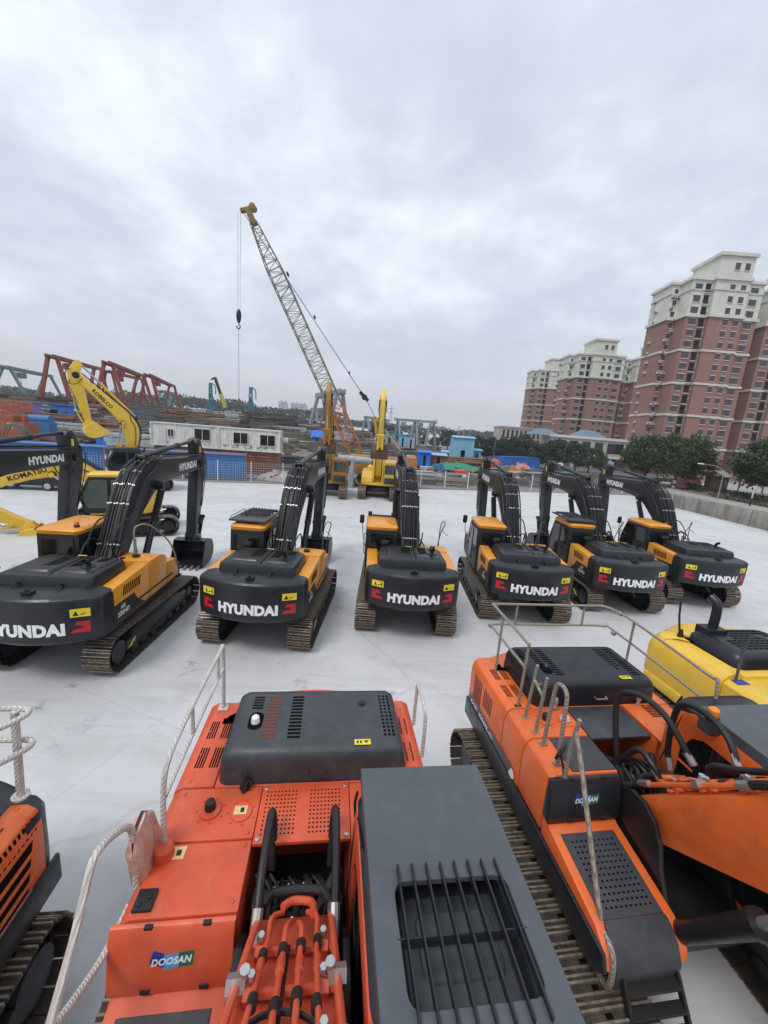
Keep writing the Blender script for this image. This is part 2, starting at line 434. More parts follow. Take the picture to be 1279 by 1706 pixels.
def slots(mb, x0, x1, y0, y1, z, n, m=0, ax='y', fill=.55, skew=0.0):
    """n dark slits side by side on a flat top"""
    for i in range(n):
        if ax == 'y':
            p = (y1 - y0) / n; a = y0 + p * i; b = a + p * fill
            P = [(x0, a), (x1, a + skew), (x1, b + skew), (x0, b)]
        else:
            p = (x1 - x0) / n; a = x0 + p * i; b = a + p * fill
            P = [(a, y0), (b, y0), (b + skew, y1), (a + skew, y1)]
        mb.quad(*[(q[0], q[1], z) for q in P], m)
BOOM = [(-.10, 1.78), (-.02, 1.98), (.62, 3.18), (.95, 3.70), (1.28, 4.06), (1.66, 4.30), (2.15, 4.43), (2.75, 4.47), (5.95, 4.36), (6.22, 4.24), (6.30, 4.08), (6.20, 3.92), (5.95, 3.86),
        (4.9, 3.83), (4.1, 3.80), (3.2, 3.74), (2.55, 3.62), (2.02, 3.40), (1.34, 2.92), (.44, 1.86), (.24, 1.62), (.02, 1.62)]
ARM = [(5.72, 4.86), (5.80, 5.02), (5.98, 5.06), (6.14, 4.96), (6.52, 4.30), (6.50, 3.75), (6.30, 2.9), (5.72, 1.06), (5.58, .97), (5.44, 1.02), (5.38, 1.16), (5.62, 2.9), (5.78, 3.72), (5.84, 4.1)]
BUCKET_O = [(5.30, 1.02), (5.66, 1.06), (6.02, .94), (6.20, .62), (6.14, .32), (5.92, .12), (5.55, .045), (4.86, .03)]
BUCKET_I = [(4.90, .055), (5.54, .07), (5.90, .145), (6.11, .34), (6.165, .61), (5.995, .91), (5.66, 1.025), (5.32, .985)]
FOOT, TIP, BPIN = (.10, 1.75), (6.10, 4.10), (5.52, 1.14)
def boom_set(E, mat, b=0.0, a=0.0, c=0.0, bx=.06, off=(0, 0), words=None, wcol=None, hoses=6, bellows=True, bucket_mat=None, hose_mat=None, arm_mat=None, clamps=True, cylmat=None, scale=1.0, bw=.25, show_tip=True, detail=True, arm_words=None, cylp=((.82, 1.25), (2.30, 3.68))):
    b, a, c = radians(b), radians(a), radians(c)
    TB = lambda p: rot2(p, FOOT, b)
    TA = lambda p: TB(rot2(p, TIP, a))
    TK = lambda p: TA(rot2(p, BPIN, c))
    S = lambda p: (FOOT[0] + (p[0] - FOOT[0]) * scale + off[0], FOOT[1] + (p[1] - FOOT[1]) * scale + off[1])
    tb, ta, tk = (lambda p: S(TB(p))), (lambda p: S(TA(p))), (lambda p: S(TK(p)))
    X = lambda x, p: (bx + x, p[0], p[1])
    bucket_mat = bucket_mat or mat; hose_mat = hose_mat or RUB; arm_mat = arm_mat or mat; cylmat = cylmat or mat
    mb = MB(); mb.prism([tb(p) for p in BOOM], bx - bw, bx + bw)
    boom = E.up(mb, 'boom', mat, bevel=.03)
    if detail:
        mb = MB()   # raised edge plates, bosses and pins
        for p, r, w in (((.10, 1.78), .13, bw + .05), (cylp[1], .15, bw + .12), ((1.95, 4.56), .09, .12), ((6.10, 4.10), .19, bw + .06)):
            mb.cyl(X(-w, tb(p)), X(w, tb(p)), r, seg=18)
        for s in (-1, 1):
            mb.prism([tb(p) for p in ((1.75, 4.36), (2.2, 4.36), (2.05, 4.66), (1.86, 4.66))], bx + s * .13 - .02, bx + s * .13 + .02)
        E.up(mb, 'boom_pin', BLACK, boom, bevel=.01)
    if words:
        mb = MB(); u = Vector((0, *tb((5.6, 4.17)))) - Vector((0, *tb((3.9, 4.14)))); u.normalize(); n = Vector((0, -u.z, u.y))
        o = Vector((0, *tb((4.70, 4.10))))
        for s in (-1, 1):
            oo = o + Vector((bx + s * (bw + .005), 0, 0))
            put_text(mb, words, flat(oo, u * s, n), 1.50 * scale, .27 * scale, 0, .055)
        E.up(mb, 'lettering', wcol or WHITE, boom)
    # arm
    mb = MB(); mb.prism([ta(p) for p in ARM], bx - bw * .74, bx + bw * .74)
    arm = E.up(mb, 'arm', arm_mat, bevel=.025)
    if detail:
        mb = MB()
        for s in (-1, 1): mb.box(bx + s * (bw * .74 + .004) - .003, bx + s * (bw * .74 + .004) + .003, *sorted((ta((5.96, 4.62))[0], ta((6.08, 4.62))[0])), *sorted((ta((6, 4.5))[1], ta((6, 4.75))[1])))
        E.up(mb, 'caution_decal', YDEC, arm)
    if arm_words:
        mb = MB(); p0, p1 = ta((5.98, 3.7)), ta((5.62, 1.9)); u = (Vector((0, *p1)) - Vector((0, *p0))).normalized(); n = Vector((0, -u.z, u.y))
        for s in (-1, 1):
            mid = Vector((bx + s * (bw * .74 + .006), (p0[0] + p1[0]) / 2, (p0[1] + p1[1]) / 2))
            put_text(mb, arm_words[0], flat(mid, u * s, n), arm_words[1], arm_words[2], 0, .03)
        E.up(mb, 'lettering', BLK, arm)
    # bucket
    bwk = .60 * scale
    mb = MB(); mb.prism([tk(p) for p in BUCKET_O] + [tk(p) for p in BUCKET_I], bx - bwk, bx + bwk)
    for s in (-1, 1): mb.prism([tk(p) for p in BUCKET_O], bx + s * bwk, bx + s * (bwk + .03))
    for s in (-.19, .19): mb.prism([tk(p) for p in ((5.30, 1.03), (5.40, 1.30), (5.58, 1.32), (5.95, 1.12), (6.0, .93), (5.66, 1.05))], bx + s - .025, bx + s + .025)
    bk = E.up(mb, 'bucket', bucket_mat, bevel=.008, seg=1)
    for i in range(5):
        x = bx - bwk + .12 + i * (2 * bwk - .24) / 4; mb = MB()
        p = [tk(q) for q in ((4.95, .10), (4.95, .02), (4.62, .03), (4.63, .05))]; mb.prism(p, x - .045, x + .045)
        E.up(mb, 'tooth', WORN, bk)
    # cylinders
    cyl_col = cylmat
    for s in (-1, 1):
        x = bx + s * (bw + .16); p0 = S(cylp[0]); p1 = tb(cylp[1]); d = Vector((0, p1[0] - p0[0], p1[1] - p0[1])); L = d.length
        A, B = Vector((x, *p0)), Vector((x, *p1)); mid = A.lerp(B, .55)
        mb = MB(); mb.cyl(A, mid, .095, seg=14); mb.cyl(mid, A.lerp(B, .58), .11, seg=14)
        mb.cyl(A + Vector((-.07, 0, 0)), A + Vector((.07, 0, 0)), .12, seg=14); mb.cyl(B + Vector((-.06, 0, 0)), B + Vector((.06, 0, 0)), .11, seg=14)
        cy_ = E.up(mb, 'boom_cylinder', cyl_col)
        mb = MB()
        if bellows:
            N = 26; pts = [A.lerp(B, .58 + .36 * i / N) for i in range(N + 1)]; mb.tube(pts, [.118 if i % 2 else .088 for i in range(N + 1)], 12)
            E.up(mb, 'rod_bellows', RUB, cy_, ang=60)
        else:
            mb.cyl(A.lerp(B, .57), B, .045, seg=12); E.up(mb, 'piston_rod', CHROME, cy_)
    A, B = Vector(X(0, tb((1.95, 4.58)))), Vector(X(0, ta((5.92, 4.98)))); mb = MB()
    mb.cyl(A, A.lerp(B, .62), .085 * scale, seg=14); mb.cyl(A.lerp(B, .60), A.lerp(B, .63), .10 * scale, seg=14)
    ac = E.up(mb, 'arm_cylinder', cyl_col); mb = MB(); mb.cyl(A.lerp(B, .62), B, .06 * scale, seg=12); mb.cyl(B + Vector((-.1, 0, 0)), B + Vector((.1, 0, 0)), .10, seg=12)
    E.up(mb, 'piston_rod', CHROME if not bellows else cyl_col, ac)
    A, B = Vector(X(0, ta((6.40, 4.30)))), Vector(X(0, ta((6.22, 1.85)))); mb = MB()
    mb.cyl(A, A.lerp(B, .62), .07 * scale, seg=12); mb.cyl(A.lerp(B, .62), B, .042 * scale, seg=12, m=1)
    E.up(mb, 'bucket_cylinder', [cyl_col, CHROME])
    mb = MB()
    for s in (-1, 1):
        mb.bar(X(s * .22, ta((6.22, 1.85))), X(s * .22, ta((5.80, 1.62))), .03, .13, up=(1, 0, 0))
        mb.bar(X(s * .16, ta((6.22, 1.85))), X(s * .16, tk((5.86, 1.16))), .04, .14, up=(1, 0, 0))
    mb.cyl(X(-.25, ta((6.22, 1.85))), X(.25, ta((6.22, 1.85))), .06, seg=12); mb.cyl(X(-.24, ta(BPIN)), X(.24, ta(BPIN)), .08, seg=12)
    E.up(mb, 'bucket_link', arm_mat)
    # hoses up the back of the boom
    if hoses:
        top = [tb(p) for p in BOOM[1:9]]; mb = MB(); cl = MB(); N = len(top)
        nor = []
        for i in range(N):
            t = Vector(top[min(i + 1, N - 1)]) - Vector(top[max(i - 1, 0)]); t.normalize(); nor.append(Vector((-t.y, t.x)))
        for h in range(hoses):
            x = bx + (-bw + .0 + h * (2 * bw) / (hoses - 1)); ho = .075 + .045 * (h % 2)
            pts = [Vector((x * .9, tb(FOOT)[0] - .55, 1.72)), Vector((x, tb(FOOT)[0] - .38, 2.02 + .05 * (h % 3)))]
            upto = N if h % 3 == 0 else N - 1
            for i in range(upto): pts.append(Vector((x + .012 * sin(h * 2.1 + i), top[i][0] + nor[i].x * ho, top[i][1] + nor[i].y * ho)))
            if upto == N - 1: pts.append(Vector((x * .4 + bx * .6, *tb((2.9, 4.58)))))
            mb.tube(pts, .027, 6, k=3)
            for i in (0, 1, 2, 3, 4, 5):
                if not clamps or RND.random() < .12: continue
                q = Vector(top[i]).lerp(Vector(top[i + 1]), .3); n2 = nor[i]
                cl.bar((x - .034, q.x + n2.x * (ho + .01), q.y + n2.y * (ho + .01)), (x + .034, q.x + n2.x * (ho + .01), q.y + n2.y * (ho + .01)), .032, .045, up=(0, n2.x, n2.y))
        # side hoses with loops at the foot and at the elbow
        for s in (-1, 1):
            x = bx + s * (bw + .05)
            mb.tube([Vector((x, *tb(p))) for p in ((.05, 1.9), (-.25, 2.45), (.18, 2.95), (.72, 3.05), (1.05, 3.45), (1.6, 4.0), (2.1, 4.2), (2.5, 4.55))], .022, 6, k=5)
            mb.tube([Vector((x * .8, *tb(p))) for p in ((-.3, 1.7), (-.62, 2.2), (-.25, 2.6), (.25, 2.4))], .022, 6, k=5)
            mb.tube([Vector((x, *tb(p))) for p in ((5.75, 4.2), (5.72, 3.72), (5.95, 3.45), (6.15, 3.65))], .02, 6, k=5)
            mb.tube([Vector((bx + s * .2, *ta(p))) for p in ((6.35, 4.5), (6.62, 4.2), (6.55, 3.6), (6.2, 2.6), (6.05, 2.3))], .018, 6, k=4)
        hs = E.up(mb, 'hose_bundle', hose_mat, boom)
        if clamps: E.each(cl, 'hose_clamp', CHROME, boom)
    return boom, tb, ta
def cab(E, mat, roof_mat, trim=None, x0=-1.39, x1=-.38, yb=-.38, z0=1.13, zr=2.87, roof_over=.02, pane=GLASS, frame_in=True, extra=True):
    prof = [(yb, z0), (1.30, z0), (1.52, 1.72), (1.50, 1.95), (1.16, zr - .13), (yb + .05, zr - .13)]
    mb = MB(); mb.prism(prof, x0, x1); body = E.up(mb, 'cab', mat, bevel=.05)
    mb = MB(); rings = []
    for z, i in ((zr - .15, .0), (zr - .06, -roof_over), (zr - .01, .02), (zr + .015, .10)):
        rings.append([(x, y, z) for x, y in rrect(x0 + i, x1 - i, yb + .03 + i, 1.20 - i, .12, 4)])
    mb.loft(rings); roof = E.up(mb, 'cab_roof', roof_mat, body)
    def win(P, plane):
        mb = MB(); Q = [Vector(p) for p in P]; n = (Q[1] - Q[0]).cross(Q[2] - Q[0]).normalized()
        c_ = Vector((((x0 + x1) / 2), .4, 2.0)); 
        if n.dot(Q[0] - c_) < 0: n = -n
        k = len(Q); vs = [q + n * .003 for q in Q] + [q + n * .012 for q in Q]
        mb.add(vs, [list(range(k)), list(range(k, 2 * k))] + [(i, (i + 1) % k, k + (i + 1) % k, k + i) for i in range(k)], 0)
        cen = sum(Q, Vector()) / k
        for i in range(k):      # rubber seal round the pane
            a_, b_ = Q[i] + n * .006, Q[(i + 1) % k] + n * .006; mb.bar(a_, b_, .022, .022, 1, up=n)
        E.up(mb, 'window', [pane, BLK], body)
    yb2 = yb
    win([(x0 + .13, yb2, 1.72), (x1 - .13, yb2, 1.72), (x1 - .13, yb2 + .04, 2.60), (x0 + .13, yb2 + .04, 2.60)], 'back')
    for x in (x0, x1):
        win([(x, yb + .12, 1.95), (x, .38, 1.95), (x, .38, 2.62), (x, yb + .14, 2.62)], 's')
        win([(x, .50, 1.35), (x, 1.25, 1.35), (x, 1.42, 1.80), (x, 1.40, 1.95), (x, 1.12, 2.62), (x, .50, 2.62)], 's')
    win([(x0 + .08, 1.495, 1.98), (x1 - .08, 1.495, 1.98), (x1 - .08, 1.20, 2.64), (x0 + .08, 1.20, 2.64)], 'f')
    win([(x0 + .08, 1.33, 1.22), (x1 - .08, 1.33, 1.22), (x1 - .08, 1.505, 1.68), (x0 + .08, 1.505, 1.68)], 'f')
    if extra:
        mb = MB()
        mb.bar((x0 - .012, .10, 1.78), (x0 - .012, .42, 1.78), .03, .05)
        for pts in ([(x0 - .02, 1.40, 1.35), (x0 - .07, 1.42, 1.4), (x0 - .07, 1.42, 2.1), (x0 - .02, 1.38, 2.15)],): mb.tube(pts, .014, 6)
        E.up(mb, 'door_handle', BLK, body)
    return body, roof
def mirror(E, pts, size=(.20, .34), parent=None):
    mb = MB(); mb.tube(pts, .014, 6, k=3); p = Vector(pts[-1])
    mb.prism(rrect(p.x - size[0] / 2, p.x + size[0] / 2, p.z - size[1] / 2, p.z + size[1] / 2, .05, 3), p.y - .02, p.y + .04, 'y')
    return E.up(mb, 'mirror', BLK, parent, bevel=.01)
def roof_guard(E, x0=-1.45, x1=-.36, y0=-.30, y1=1.42, z=2.96, parent=None):
    mb = MB(); t = .05
    mb.box(x0, x1, y0, y0 + .62, z, z + t)
    mb.box(x0, x0 + .10, y0 + .62, y1, z, z + t); mb.box(x1 - .10, x1, y0 + .62, y1, z, z + t); mb.box(x0 + .10, x1 - .10, y1 - .12, y1, z, z + t)
    for i in range(9):
        x = x0 + .16 + i * (x1 - x0 - .32) / 8; mb.box(x - .012, x + .012, y0 + .55, y1 - .06, z + t + .001, z + t + .06)
    mb.box(x0 + .1, x1 - .1, y0 + .95, y0 + .99, z + .005, z + t - .005)
    for x in (x0 + .2, x1 - .2):
        for y in (y0 + .15, y1 - .3): mb.box(x - .03, x + .03, y - .03, y + .03, z - .10, z)
    mb.tube([(x0 + .02, y0 + .1, z + .06), (x0 + .02, y0 + .1, z + .12), (x0 + .02, y1 - .5, z + .12), (x0 + .02, y1 - .5, z + .06)], .012, 6)
    return E.up(mb, 'roof_guard', DGREY, parent, bevel=.006, seg=1)
def beacon(E, p, parent=None):
    mb = MB(); mb.lathe([(.065, 0), (.065, .05), (.055, .055)], p, seg=14, m=0); mb.lathe([(.055, .055), (.06, .07), (.056, .13), (.03, .155), (.005, .16)], p, seg=14, m=1)
    return E.up(mb, 'beacon', [BLK, AMB], parent)
# ---------------------------------------------------------------- the row of amber and charcoal excavators
def row_excavator(loc, heading, slew, label, guard=False, visor=False, beac=False, b=0, a=0, c=0, rail='mirror', precleaner=True):
    E = Exc('excavator', label, 'excavator', loc, heading, slew, 'amber and charcoal excavators parked in a row')
    undercarriage(E, CHAR)
    W, CE, BU, RC = 1.336, 2.45, .30, .20
    cw = counterweight(E, CHAR, W, CE, BU, RC)
    fn = lambda x0, z0: cw_fn(W, CE, BU, RC, x0, z0)
    mb = MB(); put_text(mb, 'HYUNDAI', fn(0.02, 1.40), 1.46, .275, 0, .06); E.up(mb, 'lettering', WHITE, cw)
    for s in (-1, 1):
        mb = MB(); f = fn(s * .985, 1.42); mb.add([f(s * x * .32, y * .25) for x, y in EMB], [list(range(8))]); E.up(mb, 'emblem', REDD, cw)
        mb = MB(); f = fn(s * 1.0, 1.735); grid_sheet(mb, f, .32, .18, 3, 0); g = cw_fn(W, CE, BU, RC, s * 1.0, 1.735, .007)
        mb.add([g(-.12, -.06), g(-.02, -.06), g(-.07, .05)], [(0, 1, 2)], 1); mb.add([g(-.095, -.045), g(-.045, -.045), g(-.07, .01)], [(0, 1, 2)], 0) if False else None
        mb.add([g(.0, -.05), g(.10, -.02), g(.10, 0), g(0, -.03)], [(0, 1, 2, 3)], 1); mb.add([g(.10, -.06), g(.125, -.06), g(.125, .06), g(.10, .06)], [(0, 1, 2, 3)], 1)
        E.up(mb, 'warning_decal', [YDEC, BLK], cw)
    mb = MB()
    for x in (-.45, .42): mb.tube([(x, -2.13, 2.11), (x, -2.13, 2.17), (x, -2.22, 2.19), (x, -2.30, 2.14)], .018, 6)
    mb.box(-.10, .10, -2.56, -2.40, 2.11, 2.15); mb.cyl((0, -2.5, 2.15), (0, -2.5, 2.19), .04, seg=10)
    E.each(mb, 'lifting_eye', BLK, cw)
    # deck and body boxes
    mb = MB(); mb.box(-1.28, 1.28, -1.97, 1.15, 1.02, 1.16); mb.box(-.36, .40, -.7, 1.0, 1.16, 1.42); E.up(mb, 'deck', CHAR, bevel=.02)
    for s in (-1, 1):
        pr = [(-2.02, 1.17), (-2.02, 2.02), (-.42 if s > 0 else -.44, 2.12), (-.42 if s > 0 else -.44, 1.17)]
        mb = MB(); x0, x1 = (1.0, 1.335) if s > 0 else (-1.335, -1.0); mb.prism(pr, x0, x1); sp = E.up(mb, 'side_panel', YEL, bevel=.045)
        mb = MB(); xs = s * 1.3385
        for i in range(9):
            y = -1.62 + i * .085; mb.add([(xs, y, 1.72), (xs, y + .05, 1.72), (xs, y + .11, 1.95), (xs, y + .06, 1.95)], [(0, 1, 2, 3)])
        E.up(mb, 'louvre_grille', HOLE, sp)
        mb = MB(); xs = s * 1.340; mb.add([(xs, -2.00, 1.20), (xs, -.70, 1.20), (xs, -1.02, 1.42), (xs, -1.15, 1.62), (xs, -2.00, 1.62)], [(0, 1, 2, 3, 4)], 0)
        ux = (0, 1, 0) if s > 0 else (0, -1, 0); o = Vector((s * 1.3435, -1.62, 1.49))
        put_text(mb, 'HX', flat(o, ux, (0, 0, 1)), .20, .10, 1, .02, .2); put_text(mb, '220HD', flat(o - Vector((0, 0, .14)), ux, (0, 0, 1)), .48, .11, 1, .02, .2)
        E.up(mb, 'model_decal', [BLK, WHITE], sp)
    mb = MB(); mb.prism([(-.40, 1.17), (-.40, 2.14), (.25, 2.14), (.55, 2.02), (.55, 1.17)], .46, 1.335)
    mb.prism([(.56, 1.17), (.56, 1.80), (1.22, 1.72), (1.30, 1.17)], .50, 1.33); tank = E.up(mb, 'fuel_tank', YEL, bevel=.05)
    mb = MB(); mb.box(1.337, 1.342, -.95, .9, 1.34, 1.39); mb.cyl((.86, -.1, 2.14), (.86, -.1, 2.20), .09, seg=16); mb.cyl((.62, -.28, 2.14), (.62, -.28, 2.17), .06, seg=12); E.up(mb, 'fuel_cap', BLK, tank)
    # engine hood
    mb = MB(); dome(mb, -.98, 1.0, -2.12, -.72, [(2.03, .0), (2.24, .025), (2.30, .05), (2.325, .10), (2.345, .24)], .12)
    mb.loft([[(x, y, z) for x, y in rrect(-.78 + i, .05 - i, -1.9 + i, -.85 - i, .1)] for z, i in ((2.342, 0), (2.375, .03))])
    mb.loft([[(x, y, z) for x, y in rrect(.12 + i, .84 - i, -1.9 + i, -.85 - i, .1)] for z, i in ((2.342, 0), (2.372, .03))])
    hood = E.up(mb, 'engine_hood', CHAR)
    mb = MB()
    slots(mb, -.32, -.04, -1.62, -.95, 2.378, 11, skew=.09); slots(mb, .20, .46, -1.62, -.95, 2.376, 11, skew=.09); slots(mb, .56, .78, -1.25, -.95, 2.376, 5, skew=.07)
    mb.box(.085 - .012, .085 + .012, -1.98, -.8, 2.346, 2.352)
    E.up(mb, 'grille', HOLE, hood)
    mb = MB(); mb.lathe([(.15, 2.374), (.15, 2.385), (.06, 2.39)], (.60, -1.55, 0), seg=16); mb.tube([(.60, -1.55, 2.37), (.60, -1.55, 2.46), (.60, -1.60, 2.52), (.60, -1.68, 2.55)], .05, 12)
    ex = E.up(mb, 'exhaust_pipe', BLK, hood)
    mb = MB(); mb.cyl((.60, -1.681, 2.5503), (.60, -1.684, 2.5518), .042, seg=12); E.up(mb, 'exhaust_opening', HOLE, ex)
    mb = MB(); mb.quad((-.13, -.80, 2.349), (.07, -.80, 2.349), (.07, -.74, 2.347), (-.13, -.74, 2.347)); E.up(mb, 'warning_decal', YDEC, hood)
    mb = MB()
    for i in range(5): mb.box(-1.0 + .0, -.99 + .25, -.72 + i * .07, -.70 + i * .07, 1.95, 1.99)
    for i in range(3): mb.box(-.98 + i * .10, -.96 + i * .10, -.74, -.40, 1.98, 2.0)
    E.up(mb, 'walkway_grid', YEL)
    if precleaner:
        mb = MB(); mb.lathe([(.04, 1.9), (.045, 2.30), (.11, 2.31), (.14, 2.36), (.13, 2.43), (.06, 2.46), (.01, 2.462)], (-.78, -.58, 0), seg=18); E.up(mb, 'air_precleaner', BLK)
    body, roof = cab(E, BLACK, YEL)
    if guard: roof_guard(E, parent=None)
    if visor:
        mb = MB(); mb.box(-1.22, -.55, 1.02, 1.14, 2.885, 2.93)
        for x in (-1.3, -.47): mb.box(x - .07, x + .07, 1.02, 1.16, 2.885, 3.03)
        E.up(mb, 'work_lamp', BLK, roof, bevel=.012)
    if beac: beacon(E, (-.52, -.16, 2.885), roof)
    else:
        mb = MB(); mb.tube([(-.50, -.1, 2.885), (-.50, -.1, 2.98)], .012, 6); mb.tube([(-.5, -.1, 2.9), (-.62, .1, 2.90), (-.7, .5, 2.89)], .008, 5, k=4); mb.lathe([(.04, 2.885), (.045, 2.92), (.02, 2.945)], (-.55, -.14, 0), seg=10)
        E.up(mb, 'antenna', AMB if RND.random() < .5 else BLK, roof)
    mirror(E, [(-1.40, 1.42, 1.6), (-1.50, 1.46, 2.0), (-1.56, 1.46, 2.5), (-1.58, 1.44, 2.66)], (.17, .32), body)
    if rail == 'mirror':
        mb = MB(); mb.tube([(1.20, .62, 1.78), (1.20, .66, 2.5), (1.25, .72, 2.86), (1.36, .80, 2.90), (1.40, .86, 2.78), (1.30, .98, 2.4), (1.24, 1.10, 1.75)], .018, 6, k=3); mb.tube([(1.28, .75, 2.6), (1.42, .7, 2.48), (1.5, .66, 2.42)], .012, 6)
        E.up(mb, 'handrail', GREYP)
    else:
        mb = MB(); mb.tube([(.75, .05, 2.13), (.75, .06, 2.75), (.80, .16, 2.92), (1.0, .40, 2.88), (1.25, .85, 2.35), (1.32, 1.1, 1.85), (1.33, 1.18, 1.5)], .022, 8, k=4); mb.tube([(.80, .02, 2.13), (.80, .03, 2.6)], .018, 6)
        E.up(mb, 'handrail', WRAPD)
    mb = MB(); mb.box(.62, 1.30, 1.32, 1.55, 1.05, 1.10); mb.box(.62, 1.30, 1.32, 1.5, 1.45, 1.49); mb.box(.62, .66, 1.30, 1.42, 1.05, 1.5); mb.box(1.26, 1.30, 1.30, 1.42, 1.05, 1.5); E.up(mb, 'access_step', BLK)
    mb = MB(); mb.tube([(.36, .15, 1.9), (.46, -.05, 2.35), (.55, .35, 2.55), (.55, .55, 2.0)], .022, 6, k=5); mb.tube([(.40, -.3, 1.6), (.55, -.35, 2.2), (.45, .1, 2.35)], .02, 6, k=5); E.up(mb, 'loose_hose', RUB)
    boom_set(E, CHAR, b, a, c, words='HYUNDAI', hoses=7)
    return E
# ================================================================ the big orange machines in front (they face the camera)
BLUE = plain('logo_blue', (.02, .045, .32), .45); SKYB = plain('logo_sky_blue', (.09, .33, .68), .45); GREEN = plain('logo_green', (.015, .14, .085), .45)
REDLOGO = plain('engine_bay_primer', (.16, .028, .014), .6)
def m_wrapfilm():
    m = NT('wrapping_film'); m.l(m.ramp(m.noise(16, 5, .7, stretch=(1, 1, .4)), [(.35, (.52, .26, .20)), (.6, (.60, .44, .38)), (.75, (.68, .64, .60))]), m.b.inputs['Base Color'])
    m.b.inputs['Roughness'].default_value = .25; m.bump(m.noise(22, 4, .6), .5, .02); return m.mat
FILM = m_wrapfilm()
def disc(mb, c, r, h, m=0, seg=18, bolts=0):
    mb.lathe([(r, 0), (r, h * .7), (r * .92, h)], c, seg=seg, m=m)
    for i in range(bolts):
        a = 2 * pi * i / bolts; x, y = c[0] + (r + .03) * cos(a), c[1] + (r + .03) * sin(a)
        mb.lathe([(.011, 0), (.011, .012)], (x, y, c[2]), seg=6, m=m)
def bolts(mb, pts, r=.014, m=0):
    for p in pts: mb.lathe([(r, 0), (r, .010), (r * .6, .014)], p, seg=7, m=m)
def rail(mb, pts, r=.024, k=4): mb.tube(pts, r, 8, k=k)
def big_excavator(loc, heading, label, col, cwcol, boxcol, pose, variant):
    E = Exc('excavator', label, 'excavator', loc, heading, 0, None)
    E.root['category'] = 'excavator'
    C_, R_, L_ = variant == 'centre', variant == 'right', variant == 'left'
    undercarriage(E, CHAR, shoe=.70 if not L_ else .60, gauge=2.50 if not L_ else 2.39, half=1.80, fine=True)
    cw = counterweight(E, cwcol, 1.36, 2.36, .30, .22, 1.98)
    if not C_:      # the charcoal top plate or the bright wrapped casing runs over the tail
        pass
    mb = MB(); mb.box(-1.30, 1.30, -1.99, 1.20, 1.02, 1.15); E.up(mb, 'deck', BLACK, bevel=.02)
    for s in (-1, 1):
        mb = MB(); mb.prism([(-2.30, 1.03), (1.22, 1.03), (1.36, 1.20), (1.30, 1.34), (-2.30, 1.34)], *sorted((s * 1.345, s * 1.385)))
        sk = E.up(mb, 'side_skirt', CHAR, bevel=.012)
        if R_ and s > 0:
            mb = MB(); mb.add([(1.3715, -2.20, 1.36), (1.3715, -.66, 1.36), (1.3715, -.60, 1.48), (1.3715, -2.20, 1.48)], [(0, 1, 2, 3)], 0); put_text(mb, 'DX 500LC', flat((1.3740, -1.66, 1.405), (0, 1, 0), (0, 0, 1)), .92, .065, 1, .02, .2)
            mb.add([(1.3720, -.657, 1.36), (1.3720, -.56, 1.345), (1.3720, -.50, 1.39), (1.3720, -.50, 1.44), (1.3720, -.54, 1.48), (1.3720, -.597, 1.48)], [tuple(range(6))], 1)
            E.up(mb, 'model_decal', [GREYP, WHITE], sk)
        if L_ and s < 0:
            mb = MB(); mb.add([(-1.3715, -1.95, 1.345), (-1.3715, -.9, 1.345), (-1.3715, -.9, 1.385), (-1.3715, -1.95, 1.385)], [(0, 1, 2, 3)], 0); put_text(mb, 'DX', flat((-1.3740, -1.0, 1.365), (0, -1, 0), (0, 0, 1)), .12, .034, 1, .02, .2); E.up(mb, 'model_decal', [plain('faded_pink_decal', (.42, .20, .19), .5), WHITE], sk)
    # rear casing: one box under the hood and a shouldered panel each side
    mb = MB(); mb.box(-1.10, .94, -1.99, -.985, 1.16, 2.085); E.up(mb, 'engine_casing', col, bevel=.01)
    for s, xi in ((1, .945), (-1, -1.105)):
        mb = MB(); pr = [(xi, 1.16), (s * 1.36, 1.34), (s * 1.365, 1.92), (s * 1.33, 2.05), (s * 1.25, 2.10), (xi, 2.10)]
        mb.prism(pr, -2.28 if not L_ else -2.16, -.985, 'y'); sp = E.up(mb, 'side_panel', col, bevel=.02)
        mb = MB()
        xa, xb = sorted((xi + s * .03, s * 1.23)); w = (xb - xa - .05) / 2
        for g in range(2):
            for hh in ((-1.92, -1.64), (-1.50, -1.22)):
                n = 4
                for i in range(n):
                    x = xa + g * (w + .05) + w * i / n; mb.quad((x, hh[0], 2.103), (x + w / n * .55, hh[0], 2.103), (x + w / n * .55, hh[1], 2.103), (x, hh[1], 2.103))
        xs = s * 1.3685
        if L_ and s < 0:
            for i in range(22): y = -2.08 + i * .05; mb.add([(xs + .0, y, 1.90), (xs, y + .028, 1.90), (xs + .032, y + .028, 2.03), (xs + .032, y, 2.03)], [(0, 1, 2, 3)])
            mb.add([(xs, -1.90, 1.36), (xs, -1.0, 1.36), (xs, -1.0, 1.84), (xs, -2.02, 1.84)], [(0, 1, 2, 3)])
        else:
            for g in range(2):
                for i in range(5):
                    y = -2.08 + i * .065 + g * .40; z0, z1 = (1.50, 1.92) if g == 0 else (1.62, 1.92)
                    mb.add([(xs, y, z0), (xs, y + .035, z0), (xs, y + .035, z1), (xs, y, z1)], [(0, 1, 2, 3)], 1)
        E.up(mb, 'louvre', [HOLE, REDLOGO], sp)
        if L_ and s < 0:
            mb = MB()
            for j in range(3): mb.bar((xs - .006, -2.02, 1.47 + j * .13), (xs - .006, -.985, 1.45 + j * .13), .022, .03, up=(1, 0, 0))
            E.up(mb, 'grille_bar', col, sp)
        mb = MB(); bolts(mb, [(s * 1.2, -1.05 - .35 * i, 2.10) for i in range(4)]); E.up(mb, 'bolt', col, sp)
